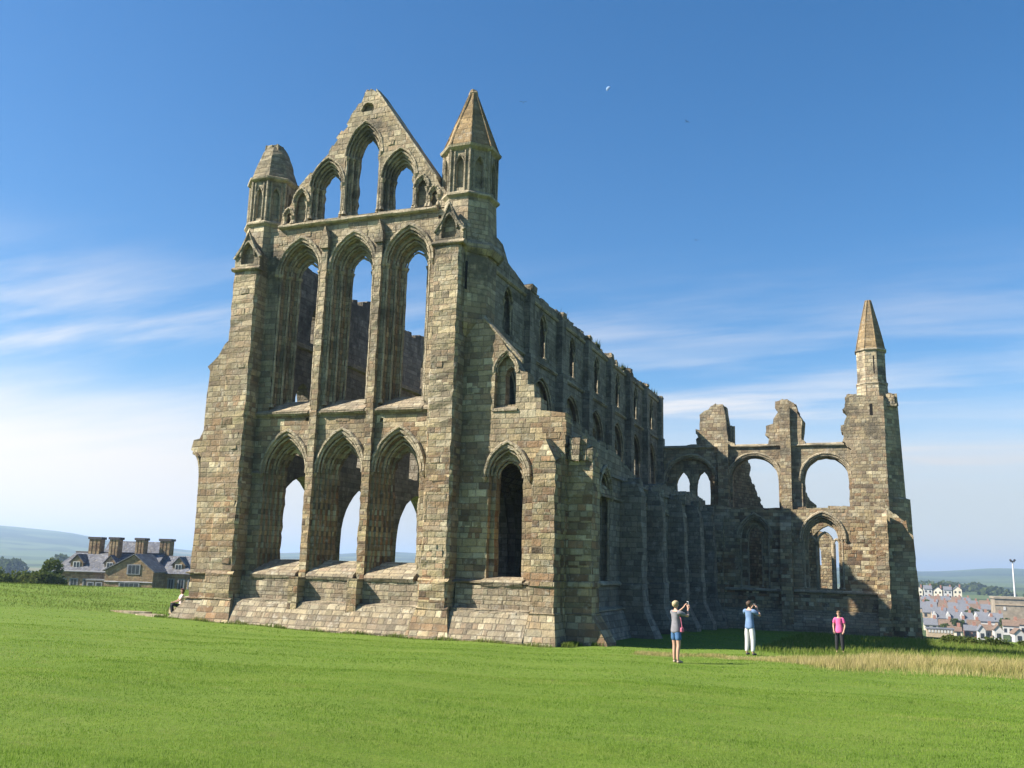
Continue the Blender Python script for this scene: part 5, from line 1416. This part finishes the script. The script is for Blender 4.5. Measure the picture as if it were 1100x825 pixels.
# cloud sheet: project the view direction on a flat layer
cp = t.n('ShaderNodeCombineXYZ', ins={0: t.m('DIVIDE', x_, t.m('ADD', zz, .12)), 1: t.m('DIVIDE', y_, t.m('ADD', zz, .12)), 2: 0.}).outputs[0]
mp = t.n('ShaderNodeMapping', ins={'Vector': cp, 'Rotation': (0, 0, math.radians(28)), 'Scale': (.5, 1.9, 1.)}).outputs[0]
n1 = t.noise(mp, 1.2, 8, .57)
mp2 = t.n('ShaderNodeMapping', ins={'Vector': cp, 'Rotation': (0, 0, math.radians(20)), 'Scale': (.35, 1.1, 1.)}).outputs[0]
n2 = t.noise(mp2, .55, 4, .55)
azi = t.m('ARCTAN2', x_, y_)
left = t.smooth(azi, -.95, -.25, 1., 0.)
# low bank thicker to the left, wisps above it, clear blue on top
bank = t.smooth(t.m('SUBTRACT', z_, t.m('MULTIPLY', t.m('SUBTRACT', n1, .5), .12)), .085, .215, 1., 0.)
front = t.smooth(y_, -.1, .5)
bank = t.m('MULTIPLY', t.m('MULTIPLY', bank, front), t.m('ADD', .66, t.m('MULTIPLY', left, .34)))
band = t.m('MULTIPLY', t.smooth(z_, .03, .14), t.smooth(z_, .17, .34, 1., 0.))
wisp = t.m('MULTIPLY', t.m('MULTIPLY', t.smooth(n1, .39, .66), t.smooth(n2, .34, .56)), band)
wisp = t.m('MULTIPLY', t.m('MULTIPLY', wisp, front), .95)
mask = t.m('MAXIMUM', bank, wisp, clamp=True)
SKYS = .05
hs = t.n('ShaderNodeHueSaturation', ins={'Color': sky.outputs[0], 'Saturation': 1.32, 'Value': 1.27})
cl = t.mix(mask, hs.outputs[0], t.mix(t.m('MULTIPLY', t.m('SUBTRACT', 1., left), t.smooth(z_, .05, .2, 1., 0.)), (8.6, 8.0, 7.4), (5.4, 4.95, 4.6)))
bg = t.n('ShaderNodeBackground', ins={0: cl, 1: SKYS})
t.n('ShaderNodeOutputWorld', ins={0: bg.outputs[0]})

L = bpy.data.lights.new('sun', 'SUN'); L.energy = 5.0; L.angle = math.radians(.53); L.color = (1., .92, .80)
lo = bpy.data.objects.new('sun', L); COL.objects.link(lo); lo.rotation_euler = to_sun.to_track_quat('Z', 'Y').to_euler(); lo.location = (-40, -20, 60)

cam = bpy.data.cameras.new('camera'); co = bpy.data.objects.new('camera', cam); COL.objects.link(co)
cam.sensor_width = 36.; cam.lens = 1000. / 1100 * 36.; cam.clip_start = .1; cam.clip_end = 30000
M3 = Matrix(((.93257396, .04457329, -.35821646), (.35991945, -.19079012, .91326728), (.02763684, .98061835, .1939687)))
R3 = Matrix((M3.col[0], M3.col[1], -M3.col[2])).transposed()
co.matrix_world = Matrix.Translation((0, 0, 2.7)) @ R3.to_4x4()
scene.camera = co
vs_ = scene.view_settings
vs_.view_transform = 'Standard'; vs_.look = 'None'; vs_.exposure = 1.4; vs_.gamma = 1.; vs_.use_curve_mapping = False
scene.cycles.max_bounces = 6; scene.cycles.diffuse_bounces = 1; scene.cycles.volume_bounces = 0; scene.cycles.use_denoising = True
